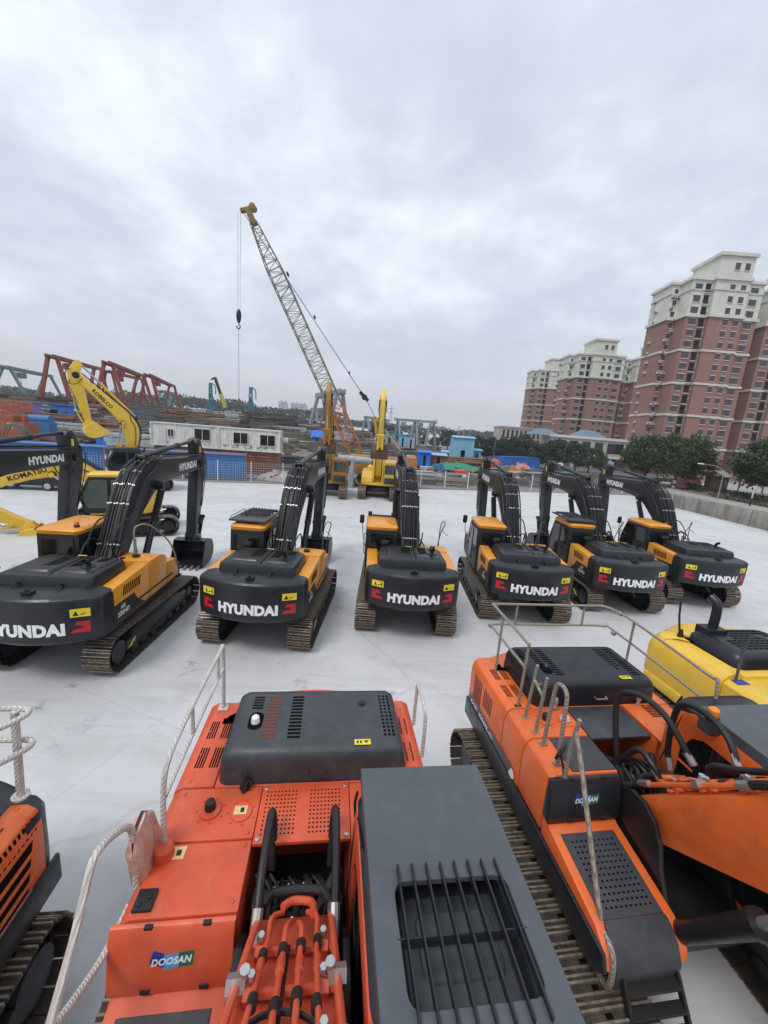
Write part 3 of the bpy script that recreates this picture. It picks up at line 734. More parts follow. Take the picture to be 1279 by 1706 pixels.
    # hood
    mb = MB(); dome(mb, -1.08, .92, -2.10, -1.0, [(2.09, .0), (2.32, .012), (2.40, .035), (2.445, .075), (2.462, .15)], .11, n=5)
    hood = E.up(mb, 'engine_hood', CHAR if not C_ else DGREY, ang=40)
    mb = MB(); zt = 2.4645; hx = .92
    def S(a0, a1, b0, b1, n, m=0, fill=.55): slots(mb, a0, a1, b0, b1, zt, n, m, 'y', fill)
    if C_:
        S(.58, .70, -1.90, -1.66, 5); S(.37, .52, -1.90, -1.18, 13, 1); S(.10, .24, -1.90, -1.18, 13)
        for i in range(3): S(-.84 - .05 * i - .03, -.84 - .05 * i, -1.90, -1.18, 12)
    elif R_:
        for i in range(3): S(.70 - .17 * i, .83 - .17 * i, -1.92, -1.62 + .22 * i, 5 + 4 * i)
        S(-.90, -.76, -1.92, -1.15, 15)
        for i in range(2): S(-.72 + .07 * i, -.67 + .07 * i, -1.92, -1.4 + .1 * i, 10)
    else:
        S(.2, .4, -1.9, -1.2, 12); S(-.84, -.7, -1.9, -1.2, 12)
    E.up(mb, 'grille', [HOLE, REDLOGO], hood)
    if C_ or R_:
        mb = MB(); ox, oy = (.62, -1.48) if C_ else (.58, -1.38)
        o = [(ox + x, oy + y, 2.466) for x, y in rrect(-.08, .08, -.14, .14, .075)]; mb.add(o, [list(range(len(o)))]); E.up(mb, 'exhaust_opening', HOLE, hood)
        mb = MB(); mb.lathe([(.045, 2.40), (.05, 2.47), (.042, 2.53), (.02, 2.55)], (ox, oy + .02, 0), seg=14)
        E.up(mb, 'exhaust_cap', WHITE if C_ else CHAR, hood)
    mb = MB(); o = [(-.68, -1.16, 2.466), (-.50, -1.16, 2.466), (-.50, -1.06 - .02, 2.466), (-.68, -1.08, 2.466)]; mb.quad(*o); mb.add([(-.66, -1.14, 2.467), (-.60, -1.14, 2.467), (-.63, -1.10, 2.467)], [(0, 1, 2)], 1)
    for q in range(2): mb.quad((-.58 + q * .035, -1.14, 2.467), (-.56 + q * .035, -1.14, 2.467), (-.56 + q * .035, -1.10, 2.467), (-.58 + q * .035, -1.10, 2.467), 1)
    E.up(mb, 'warning_decal', [YDEC, BLK], hood)
    mb = MB(); mb.tube([(-.02, -.99, 2.24), (-.02, -.95, 2.23), (-.20, -.95, 2.23), (-.20, -.99, 2.24)], .012, 6)
    for x in (.62, -.72):
        mb.lathe([(.02, 2.10), (.03, 2.14), (.022, 2.18), (.034, 2.22), (.02, 2.27), (.004, 2.29)], (x, -.94, 0), seg=8); mb.bar((x - .05, -.94, 2.11), (x + .05, -.93, 2.13), .04, .02)
    if C_: disc(mb, (-.62, -1.75, 2.46), .045, .02, 0)
    E.each(mb, 'hood_latch', CHROME if R_ else BLK, hood)
    # middle deck: filler panel on the right, perforated cover in the middle
    mb = MB(); mb.prism([(.445, 1.16), (1.355, 1.34), (1.36, 1.92), (1.325, 2.04), (1.25, 2.09), (.445, 2.09)], -.975, -.435, 'y'); fp = E.up(mb, 'filler_panel', col, bevel=.018)
    mb = MB(); disc(mb, (.90, -.72, 2.09), .10, .03, 0, 22, 7); disc(mb, (.60, -.69, 2.09), .10, .02, 0, 22, 7); bolts(mb, [(.5, -.92, 2.09), (1.2, -.92, 2.09), (.5, -.48, 2.09), (1.2, -.48, 2.09)]); E.up(mb, 'filler_cap', col, fp)
    mb = MB(); mb.lathe([(.05, 2.12), (.052, 2.16), (.045, 2.20), (.02, 2.21)], (.90, -.72, 0), seg=14)
    if C_: mb.tube([(.63, -.90, 2.10), (.60, -.93, 2.2), (.66, -.99, 2.22), (.56, -.96, 2.14)], .02, 6, k=3)
    E.up(mb, 'breather', BLK, fp)
    mb = MB(); mb.quad((.55, -.74, 2.113), (.67, -.74, 2.113), (.67, -.65, 2.113), (.55, -.65, 2.113)) if C_ else mb.lathe([(.07, 2.11), (.075, 2.14), (.05, 2.17)], (.62, -.70, 0), seg=12)
    if C_: mb.quad((.575, -.72, 2.1145), (.61, -.72, 2.1145), (.61, -.67, 2.1145), (.575, -.67, 2.1145), 1)
    E.up(mb, 'fuel_decal' if C_ else 'cap_wrapping', [plain('pale_decal', (.75, .55, .25), .5), BLK] if C_ else FILM, fp)
    pm = col if C_ else DGREY
    mb = MB(); mb.box(-.45, .438, -.975, -.37, 2.06, 2.098); cov = E.up(mb, 'pump_cover', pm, bevel=.008)
    mb = MB()
    if C_:
        for g0 in (.05, -.39):
            for i in range(9):
                for j in range(11):
                    x = g0 + .033 + i * .036; y = -.90 + j * .044; mb.quad((x, y, 2.0995), (x + .016, y, 2.0995), (x + .016, y + .016, 2.0995), (x, y + .016, 2.0995))
        E.up(mb, 'perforation', HOLE, cov); mb = MB(); bolts(mb, [(x, y, 2.098) for x in (-.41, .40) for y in (-.93, -.41)], .022); E.up(mb, 'bolt', CHROME, cov)
    # left deck beside the cab
    mb = MB(); mb.prism([(-.455, 1.16), (-1.355, 1.34), (-1.36, 1.92), (-1.325, 2.04), (-1.25, 2.09), (-.455, 2.09)], -.975, -.28, 'y'); ld = E.up(mb, 'left_deck', col, bevel=.018)
    if R_:
        mb = MB(); mb.prism([(-.46, -.96), (-.46, .22), (-.72, .42), (-1.0, -.30), (-1.0, -.96)], 2.095, 2.13, 'z'); bolts(mb, [(-.52 - .1 * i, -.9, 2.13) for i in range(4)] + [(-.52, -.55, 2.13), (-.58, -.1, 2.13), (-.8, -.55, 2.13)], .018); o = E.up(mb, 'bay_cover', col, ld, bevel=.008)
        mb = MB(); slots(mb, -.96, -.74, -.92, -.66, 2.133, 8); E.up(mb, 'cover_vent', HOLE, o)
        mb = MB(); mb.lathe([(.17, 2.1), (.19, 2.2), (.19, 2.48), (.17, 2.50)], (-.92, -.30, 0), seg=28); E.up(mb, 'air_intake', DGREY)
    # tank, front tool box and step on the right
    mb = MB(); mb.prism([(.445, 1.16), (1.345, 1.34), (1.35, 1.90), (1.31, 2.03), (1.24, 2.08), (.445, 2.08)], -.428, .13, 'y'); tank = E.up(mb, 'fuel_tank', col, bevel=.018)
    mb = MB()
    if R_: mb.box(.46, 1.02, -.41, .10, 2.081, 2.095); E.up(mb, 'tank_mat', DGREY, tank, bevel=.004)
    else:
        bolts(mb, [(.5, -.38, 2.08), (.5, .06, 2.08)]); E.up(mb, 'bolt', col, tank)
        mb = MB(); mb.quad((1.0, -.40, 2.083), (1.17, -.40, 2.083), (1.17, -.29, 2.083), (1.0, -.29, 2.083)); mb.quad((1.03, -.37, 2.0845), (1.07, -.37, 2.0845), (1.07, -.32, 2.0845), (1.03, -.32, 2.0845), 1); E.up(mb, 'fuel_decal', [plain('pale_decal', (.75, .55, .25), .5), BLK], tank)
        mb = MB(); mb.lathe([(.085, 2.05), (.085, 2.18), (.07, 2.20)], (1.17, -.33, 0), seg=16); E.up(mb, 'rail_socket', col, tank)
    mb = MB(); mb.prism([(.137, 1.16), (.137, 1.60), (.30, 1.52), (1.12, 1.40), (1.28, 1.30), (1.34, 1.16)], .46, 1.34); st = E.up(mb, 'step_casing', col, bevel=.04)
    fb = [(.138, 2.07), (.170, 2.06), (.215, 1.99), (.265, 1.68), (.275, 1.60), (.262, 1.545), (.138, 1.58)]
    mb = MB(); mb.prism(fb, .452, 1.352); box = E.up(mb, 'tool_box', boxcol, bevel=.03, seg=3)
    a = Vector((0, .215, 1.99)); b_ = Vector((0, .265, 1.68)); d = (b_ - a).normalized(); n = Vector((0, -d.z, d.y)); n = n if n.y > 0 else -n
    fnl = lambda off: (lambda u, v: Vector((.90 - u, 0, 0)) + (a + b_) / 2 + n * off - d * v)
    mb = MB(); f = fnl(.0035)
    def Q(P, m): mb.add([f(*p) for p in P], [tuple(range(len(P)))], m)
    Q([(-.155, -.01), (-.05, -.055), (-.05, .055), (-.125, .085)][::1], 0); Q([(-.053, -.075), (.055, -.055), (.055, .055), (-.053, .04)], 1); Q([(.055, -.06), (.155, -.05), (.165, .065), (.058, .055)], 2)
    f2 = fnl(.005); put_text(mb, 'DOOSAN', lambda u, v: f2(u + .005, v - .002 + u * .05), .29, .058, 3, .035, .25)
    E.up(mb, 'logo', [BLUE, SKYB, GREEN, WHITE], box)
    mb = MB()
    for x in (.66, 1.08): mb.box(x - .03, x + .03, .155, .185, 2.045, 2.072); mb.box(x - .035, x + .035, .262, .282, 1.575, 1.62)
    E.each(mb, 'tool_box_latch', BLK, box, bevel=.006)
    dz = lambda y: 1.52 - (y - .30) * .1463
    mb = MB(); mb.add([(x, y, dz(y) + o) for o in (.003, .016) for y in (.36, 1.10) for x in (.58, 1.24)], [(0, 1, 3, 2), (4, 6, 7, 5), (0, 4, 5, 1), (2, 3, 7, 6), (0, 2, 6, 4), (1, 5, 7, 3)]); mat_ = E.up(mb, 'tread_plate', DGREY, st, bevel=.004, seg=1)
    mb = MB()
    for i in range(12):
        for j in range(10):
            y = .44 + i * .052; x = .65 + j * .054; mb.quad((x, y, dz(y) + .0175), (x + .026, y, dz(y) + .0175), (x + .026, y + .018, dz(y + .018) + .0175), (x, y + .018, dz(y + .018) + .0175))
    E.up(mb, 'perforation', HOLE, mat_)
    mb = MB(); mb.prism([(1.105, 1.425), (1.18, 1.405), (1.29, 1.315), (1.36, 1.18), (1.36, 1.0), (1.30, 1.0), (1.30, 1.16)], .57, 1.25); E.up(mb, 'front_apron', DGREY, st, bevel=.012)
    mb = MB()
    for x in (.62, 1.18): mb.bar((x, 1.36, 1.12), (x, 1.72, .62), .03, .07)
    for i in range(4): t = (i + .5) / 4; mb.box(.63, 1.17, 1.36 + .36 * t - .05, 1.36 + .36 * t + .05, 1.12 - .5 * t - .012, 1.12 - .5 * t + .012)
    E.up(mb, 'access_step', BLK, bevel=.006, seg=1)
    # the open hydraulic bay in the middle
    mb = MB(); mb.box(-.40, .40, -.36, .0, 1.16, 1.30); mb.box(-.24, .22, -.24, .10, 1.30, 1.66); mb.box(-.15, .13, -.20, .05, 1.66, 1.74)
    for i in range(5): mb.cyl((-.2 + i * .09, .10, 1.5), (-.2 + i * .09, .17, 1.5), .03, seg=10); mb.cyl((-.2 + i * .09, -.1, 1.66), (-.2 + i * .09, -.1, 1.78), .025, seg=10)
    mb.cyl((-.36, -.25, 1.5), (.36, -.25, 1.5), .05, seg=12); E.up(mb, 'control_valve', BLACK, bevel=.01)
    mb = MB()
    for i in range(7):
        x = -.30 + i * .1; mb.tube([(x, -.30, 1.3), (x + .05, -.28, 1.75 + .03 * (i % 3)), (x + .02 * (i - 3), -.05, 1.86 + .04 * (i % 2)), (x, .16, 1.6)], .022 + .006 * (i % 2), 7, k=5)
    for i in range(6): x = RND.uniform(-.32, .32); mb.tube([(x, -.34, 1.5), (x + .06, -.2, 1.92 + .05 * (i % 2)), (x - .1, .0, 1.80), (x + .05, .2, 1.5)], .013, 6, k=4)
    mb.tube([(-.36, -.33, 1.55), (-.33, -.2, 1.95), (-.1, .05, 1.82), (.28, .06, 1.80)], .04, 9, k=6); E.each(mb, 'bay_hose', RUB)
    mb = MB()
    for i in range(9): x, y = RND.uniform(-.3, .3), RND.uniform(-.3, .1); mb.cyl((x, y, 1.70), (x + RND.uniform(-.04, .04), y + .04, 1.80), .018, seg=8)
    for i in range(5): x = RND.uniform(-.3, .25); mb.tube([(x, -.32, 1.7), (x + .1, -.2, 1.85), (x + .15, -.05, 1.72)], .010, 5, k=4)
    E.each(mb, 'pipe_fitting', CHROME)
    for s in (-1, 1):
        mb = MB(); mb.prism([(-.15, 1.16), (.06, 1.68), (.16, 1.90), (.32, 2.02), (.50, 2.04), (.66, 1.96), (.78, 1.78), (.84, 1.55), (1.05, 1.16)], *sorted((s * .365, s * .425))); E.up(mb, 'boom_bracket', BLACK, bevel=.015)
    # cab with a flat guard plate on top
    cx0, cx1 = -1.46, -.475
    body, roof = cab(E, BLACK, CHAR, x0=cx0, x1=cx1, yb=-.20, zr=2.86, extra=True)
    mb = MB(); fr = [(-.22, 1.16), (-.22, 2.42), (-.10, 2.70), (.10, 2.80), (1.20, 2.80), (1.56, 1.98), (1.58, 1.70), (1.36, 1.16)]; inn = [(.02, 1.24), (.02, 2.28), (.14, 2.50), (.28, 2.58), (1.02, 2.58), (1.34, 1.95), (1.36, 1.72), (1.20, 1.24)]
    k = len(fr)
    for xs in (cx1 + .004, cx0 - .032):
        vs = [(xs, *p) for p in fr] + [(xs, *p) for p in inn] + [(xs + .028, *p) for p in fr] + [(xs + .028, *p) for p in inn]
        mb.add(vs, [f for i in range(k) for j in [(i + 1) % k] for f in ((i, j, k + j, k + i), (2 * k + i, 3 * k + i, 3 * k + j, 2 * k + j), (i, 2 * k + i, 2 * k + j, j), (k + i, k + j, 3 * k + j, 3 * k + i))])
    E.up(mb, 'cab_frame', col, body, bevel=.008)
    gz = 3.07 if C_ else 2.93; gx0, gx1 = -1.475, (-.47 if C_ else -.44); gy0, gy1 = (-.16, 1.62) if C_ else (.12 if R_ else -.1, 1.7)
    ox0, ox1, oy0, oy1 = gx0 + .13, gx1 - .15, .70, 1.27
    if R_: oy0, oy1 = 1.05, 1.5
    mb = MB(); o_ = [(gx1, gy1), (gx0, gy1), (gx0, gy0), (gx1, gy0)]; inn = rrect(ox0, ox1, oy0, oy1, .07, 4); n_ = len(inn)
    vs = [(x, y, gz) for x, y in o_] + [(x, y, gz) for x, y in inn]; nn = n_ // 4
    top = []
    for q in range(4):      # fan each corner of the opening to its plate corner, then a quad between corners
        base = 4 + q * nn
        for i in range(nn - 1): top.append((q, base + i, base + i + 1))
        top.append((q, base + nn - 1, 4 + ((q + 1) % 4) * nn, (q + 1) % 4))
    N = len(vs); vs2 = vs + [(x, y, gz - .045) for x, y, z in vs]
    fs = top + [tuple(i + N for i in f[::-1]) for f in top] + [(i, (i + 1) % 4, N + (i + 1) % 4, N + i) for i in range(4)] + [(4 + (i + 1) % n_, 4 + i, N + 4 + i, N + 4 + (i + 1) % n_) for i in range(n_)]
    mb.add(vs2, fs); mb.box(gx0 + .004, gx0 + .02, gy0 + .01, gy1 - .01, gz - .13, gz - .046); mb.box(gx1 - .02, gx1 - .004, gy0 + .01, gy1 - .01, gz - .13, gz - .046)
    guard = E.up(mb, 'guard_plate', GREYP, body, ang=30, bevel=.004, seg=1)
    mb = MB()
    for i in range(8):
        x = ox0 + .035 + (ox1 - ox0 - .07) * i / 7; mb.box(x - .006, x + .006, oy0 - .08, oy1 + .09, gz - .02, gz + .035)
    mb.box(ox0 - .02, ox1 + .02, (oy0 + oy1) / 2 - .004, (oy0 + oy1) / 2 + .004, gz - .075, gz + .002)
    E.up(mb, 'guard_bar', CHAR, guard, bevel=.002, seg=1)
    mb = MB(); mb.loft([[(x, y, z) for x, y in rrect(ox0 + .03 + i, ox1 - .03 - i, oy0 - .02 + i, oy1 - .06 - i, .08)] for z, i in ((2.86, 0), (2.905, .01), (2.915, .04))]); mb.loft([[(x, y, z) for x, y in rrect(ox0 + .12 + i, ox1 - .12 - i, oy0 + .08 + i, oy1 - .16 - i, .06)] for z, i in ((2.914, 0), (2.93, .012))]); E.up(mb, 'roof_hatch', DGREY, roof)
    mb = MB()
    for x in (gx0 + .06, gx1 - .06):
        for y in (gy0 + .1, gy1 - .25): mb.box(x - .03, x + .03, y - .04, y + .04, 2.80, gz - .045)
    E.up(mb, 'guard_post', BLK, guard)
    if R_: beacon(E, (-.36 - .02, .34, gz + .0), None); mb = MB(); mb.box(-.46, -.30, .26, .42, 2.78, gz); E.up(mb, 'beacon_bracket', DGREY, bevel=.01)
    mb = MB(); mb.tube([(-.455, -.2, 1.8), (-.44, -.1, 2.3), (-.455, .0, 2.75), (-.46, .3, 2.84)], .010, 6, k=4); mb.tube([(-.45, -.1, 2.9), (-.44, -.14, 2.75), (-.45, -.12, 2.62)], .012, 6, k=3); E.up(mb, 'cab_cable', BLK, body)
    # boom, hydraulic pipes
    boom, tb, ta = boom_set(E, col, *pose, bx=0.0, off=(.33, 0.0) if R_ else (.12, 0.0), hoses=0, bellows=False, clamps=False, bw=.30, cylmat=BLACK, cylp=((.74, 1.08), (1.45, 3.45)))
    top = [tb(p) for p in BOOM[1:9]]; N = len(top); nor = []
    for i in range(N):
        t = Vector(top[min(i + 1, N - 1)]) - Vector(top[max(i - 1, 0)]); t.normalize(); nor.append(Vector((-t.y, t.x)))
    def onb(x, s, off):       # point over the boom's back, s = distance index along its outline
        i = min(int(s), N - 2); t = s - i; q = Vector(top[i]).lerp(Vector(top[i + 1]), t); n2 = nor[i].lerp(nor[i + 1], t); return Vector((x, q.x + n2.x * off, q.y + n2.y * off))
    mb = MB(); rings = MB(); cl = MB()
    for j, (x, s0, r) in enumerate(((-.165, .10, .018), (-.06, .22, .020), (.05, .20, .020), (.17, .08, .018))):
        pts = [onb(x * .55, s0 - .05, .10), onb(x, s0 + .05, .12)] + [onb(x * (1 + .12 * q), s0 + .22 + q * .55, .085) for q in range(11)]
        mb.tube(pts, r, 9, k=3)
        for q in (.34 + .03 * j, .80 - .05 * (j % 2), 1.6, 2.6): rings.tube([onb(x * 1.05, q - .03, .085), onb(x * 1.05, q + .03, .085)], r * 1.7, 12)
        for q in (.52, 1.2): mb.tube([onb(x * 1.06, q - .05, .085), onb(x * 1.06, q + .05, .085)], r * 1.4, 10)
    for s in (-1, 1):
        pts = [onb(s * .27, .02, .09), onb(s * .285, .3, .085), onb(s * .30, .75, .07)] + [onb(s * .31, 1.2 + q * .6, .07) for q in range(9)]
        mb.tube(pts, .026, 9, k=3)
        for q in (.62, 1.5, 2.4): cl.bar(onb(s * .295 - .055, q, .09), onb(s * .295 + .055, q, .09), .07, .07, up=(0, nor[0].x, nor[0].y)); cl.lathe([(.03, -.02), (.03, .05)], onb(s * .25, q, .12), seg=8)
        cl.tube([onb(s * .28, -.02, .11), onb(s * .285, .10, .10)], .036, 9); cl.tube([onb(s * .31, .95, .068), onb(s * .31, 1.10, .068)], .042, 10)
        for q in (.30, .62, .95): mb.box(s * .21 - .035, s * .21 + .035, onb(0, q, 0).y - .03, onb(0, q, 0).y + .03, onb(0, q, 0).z - .02, onb(0, q, .09).z); cl.lathe([(.022, -.01), (.022, .05)], onb(s * .21, q, .10), seg=6)
        rings.tube([onb(s * .31, 1.05, .07), onb(s * .33, 1.5, .08), onb(s * .36, 2.0, .02)], .038, 9, k=3)
    for q in (.30, .62, .95, 1.8, 2.7): mb.bar(onb(-.30, q, .035), onb(.30, q, .035), .05, .03, up=(0, nor[0].x, nor[0].y))
    mb.tube([onb(-.14, .14, .13), onb(-.12, .02, .14), onb(.02, .0, .15), onb(.10, .05, .14)], .028, 9, k=4)
    rings.tube([onb(-.26, .0, .12), onb(-.2, -.08, .16), onb(0, -.1, .17), onb(.2, -.08, .16), onb(.26, .0, .12)], .036, 10, k=4)
    rings.tube([onb(.02, .3, .05), onb(.03, 1.2, .05), onb(.05, 2.2, .06)], .012, 6, k=3); rings.tube([onb(-.28, 1.0, .06), onb(-.1, .8, .05), onb(.12, .78, .05), onb(.30, 1.0, .08)], .016, 6, k=4)
    E.up(mb, 'hydraulic_pipe', col, boom); E.up(rings, 'pipe_sleeve', RUB, boom); E.each(cl, 'pipe_clamp', CHROME, boom)
    mb = MB(); ft = MB()
    if R_:
        for P, r in (([(.18, -.12, 1.75), (.14, -.42, 2.56), (.08, -.26, 2.84), (-.02, .10, 2.82), (-.14, .47, 2.46)], .036), ([(-.28, .0, 2.45), (-.28, .04, 2.88), (-.27, .33, 3.02), (-.26, .62, 2.95), (-.25, .80, 2.74)], .034), ([(.2, -.18, 1.85), (.18, .05, 2.30), (.15, .26, 2.28), (.10, .36, 2.14)], .036), ([(-.10, .66, 2.52), (-.10, .68, 2.66), (-.16, .95, 2.86), (-.22, 1.5, 3.38)], .032), ([(-.28, .0, 2.5), (-.3, .02, 2.2), (-.28, .12, 2.05)], .034)):
            mb.tube(P, r, 10, k=6); ft.tube([Vector(P[-1]) - (Vector(P[-1]) - Vector(P[-2])).normalized() * .13, P[-1]], r * 1.15, 10)
    else:
        for x in (.28, -.30): mb.tube([(x * .9, -.30, 1.9), (x * .95, -.46, 2.24), (x, -.38, 2.38), (x * 1.02, -.0, 2.30), (x * 1.0, .30, 2.14)], .036, 10, k=6); ft.tube([(x * 1.0, .20, 2.2), (x * 1.0, .36, 2.10)], .042, 10)
    E.each(mb, 'boom_hose', RUB); E.each(ft, 'hose_fitting', CHROME)
    # rails
    if C_:
        mb = MB(); rail(mb, [(1.17, -.36, 2.15), (1.17, -.37, 2.72), (1.15, -.50, 2.97), (1.16, -1.2, 3.0), (1.16, -2.0, 3.0), (1.16, -2.17, 2.95), (1.16, -2.18, 2.12)], .024); rail(mb, [(1.17, -.40, 2.62), (1.16, -1.2, 2.68), (1.16, -2.17, 2.68)], .02)
        for y in (-1.05, -1.95): mb.tube([(1.16, y, 2.68), (1.16, y, 3.0)], .02, 7)
        mb.box(1.10, 1.22, -2.23, -2.12, 2.10, 2.115); E.up(mb, 'handrail', WRAP)
        mb = MB(); rail(mb, [(-1.33, -1.80, 2.1), (-1.33, -1.80, 2.62), (-1.33, -1.72, 2.70), (-1.33, -1.38, 2.66), (-1.33, -1.30, 2.55), (-1.33, -1.28, 2.1)], .022); E.up(mb, 'handrail', WRAP)
        mb = MB(); rail(mb, [(1.30, -.12, 1.95), (1.31, -.14, 2.5), (1.32, -.05, 2.72), (1.34, .26, 2.88), (1.34, .42, 2.73), (1.34, .55, 2.56), (1.34, .80, 2.30), (1.34, 1.10, 1.9), (1.34, 1.35, 1.45)], .027, 5); rail(mb, [(1.33, -.06, 1.95), (1.36, .22, 1.93), (1.36, .49, 2.06), (1.34, .76, 2.26)], .026, 4); E.up(mb, 'handrail', WRAP)
        mb = MB(); mb.T = Matrix.Translation((1.30, -.30, 2.18)) @ Matrix.Rotation(radians(-14), 4, 'X'); mb.loft([[(x + .0, y, z) for x, y in rrect(-.05 - i * .3, .05 + i * .3, -.14 - i, .14 + i, .05)] for z, i in ((-.34, .0), (-.30, .035), (-.1, .055), (.1, .04), (.28, .03), (.36, -.03), (.42, -.05))]); mb.T = None; E.up(mb, 'wrapped_mirror', FILM)
        mb = MB(); mb.box(1.10, 1.24, -.06, .09, 2.081, 2.11); bolts(mb, [(1.14, 0, 2.11), (1.20, .05, 2.11)], .02); E.up(mb, 'rail_bracket', BLK, bevel=.006)
    if R_:
        mb = MB(); z = 3.13
        rail(mb, [(1.15, -1.03, 2.1), (1.15, -1.0, 3.0), (1.15, -1.08, 3.09), (1.16, -2.1, z), (1.12, -2.22, z), (.6, -2.22, z), (-.55, -2.2, z), (-.88, -2.18, z), (-.98, -2.0, z), (-1.0, -1.6, z), (-.95, -.3, z - .05), (-.92, -.1, z - .1), (-.92, -.06, 2.12)], .021, 5)
        rail(mb, [(1.14, -1.0, 2.72), (1.15, -2.1, 2.75), (1.10, -2.25, 2.74), (.6, -2.26, 2.74), (-.6, -2.24, 2.74), (-.98, -2.2, 2.74), (-1.06, -2.0, 2.74), (-1.0, -.1, 2.70)], .019, 5)
        for p in ((1.15, -1.83), (.7, -2.24), (-.55, -2.22), (-1.02, -1.62)): mb.tube([(p[0], p[1], 2.12 if abs(p[1]) < 2 else 2.74), (p[0], p[1], z)], .02, 7)
        for p, q in (((1.15, -2.22, 2.74), 1), ((-.98, -1.95, 2.74), 1), ((-.99, -1.9, z), 1)): mb.tube([(p[0], p[1] - .03, p[2]), (p[0], p[1] + .03, p[2])], .036, 8)
        rail(mb, [(1.15, -.81, 2.1), (1.15, -.72, 2.95)], .022); rail(mb, [(1.15, -.53, 2.1), (1.15, -.48, 2.92)], .022); rail(mb, [(1.15, -.74, 2.72), (1.13, -.5, 2.6)], .02)
        rail(mb, [(1.15, -.33, 2.09), (1.15, -.29, 2.88), (1.15, -.20, 3.02), (1.15, -.09, 3.0), (1.15, -.05, 2.85), (1.15, -.02, 2.12)], .025)
        for y in (-1.03, -.81, -.53, -.33, -.02): mb.box(1.10, 1.20, y - .03, y + .03, 2.085, 2.10)
        E.up(mb, 'handrail', WRAPD)
        mb = MB(); rail(mb, [(1.18, .18, 2.1), (1.19, .20, 2.5), (1.20, .26, 2.92)], .024); rail(mb, [(1.20, .24, 2.75), (1.2, .40, 2.5), (1.22, .62, 2.15), (1.24, .95, 1.6), (1.25, 1.12, 1.33)], .026, 4); rail(mb, [(1.25, 1.12, 1.36), (1.27, 1.30, 1.30), (1.27, 1.33, 1.0), (1.26, 1.22, .92), (1.25, 1.14, 1.0), (1.25, 1.12, 1.33)], .028, 4); E.up(mb, 'handrail', WRAPD)
        mb = MB(); mb.T = Matrix.Translation((1.19, .06, 2.32)) @ Matrix.Rotation(radians(35), 4, 'Z') @ Matrix.Rotation(radians(70), 4, 'X'); mb.lathe([(.02, -.02), (.10, -.01), (.105, .015), (.02, .03)], seg=18); mb.T = None; mb.tube([(1.19, .06, 2.3), (1.19, .14, 2.2), (1.19, .18, 2.12)], .016, 6); E.up(mb, 'folded_mirror', BLK)
    if L_:
        mb = MB(); 
        for z in (3.02, 2.68): rail(mb, [(.2, -2.28, z), (-.9, -2.30, z), (-1.2, -2.30, z), (-1.28, -2.24, z), (-1.24, -2.12, z), (-1.1, -1.9, z), (-.9, -1.3, z)], .026, 5)
        mb.tube([(-1.15, -2.22, 2.12), (-1.15, -2.26, 3.02)], .034, 9); mb.tube([(.0, -2.22, 2.12), (.0, -2.28, 3.02)], .03, 8); mb.lathe([(.075, 2.12), (.075, 2.14)], (-1.15, -2.22, 0), seg=12); E.up(mb, 'handrail', WRAP)
    return E
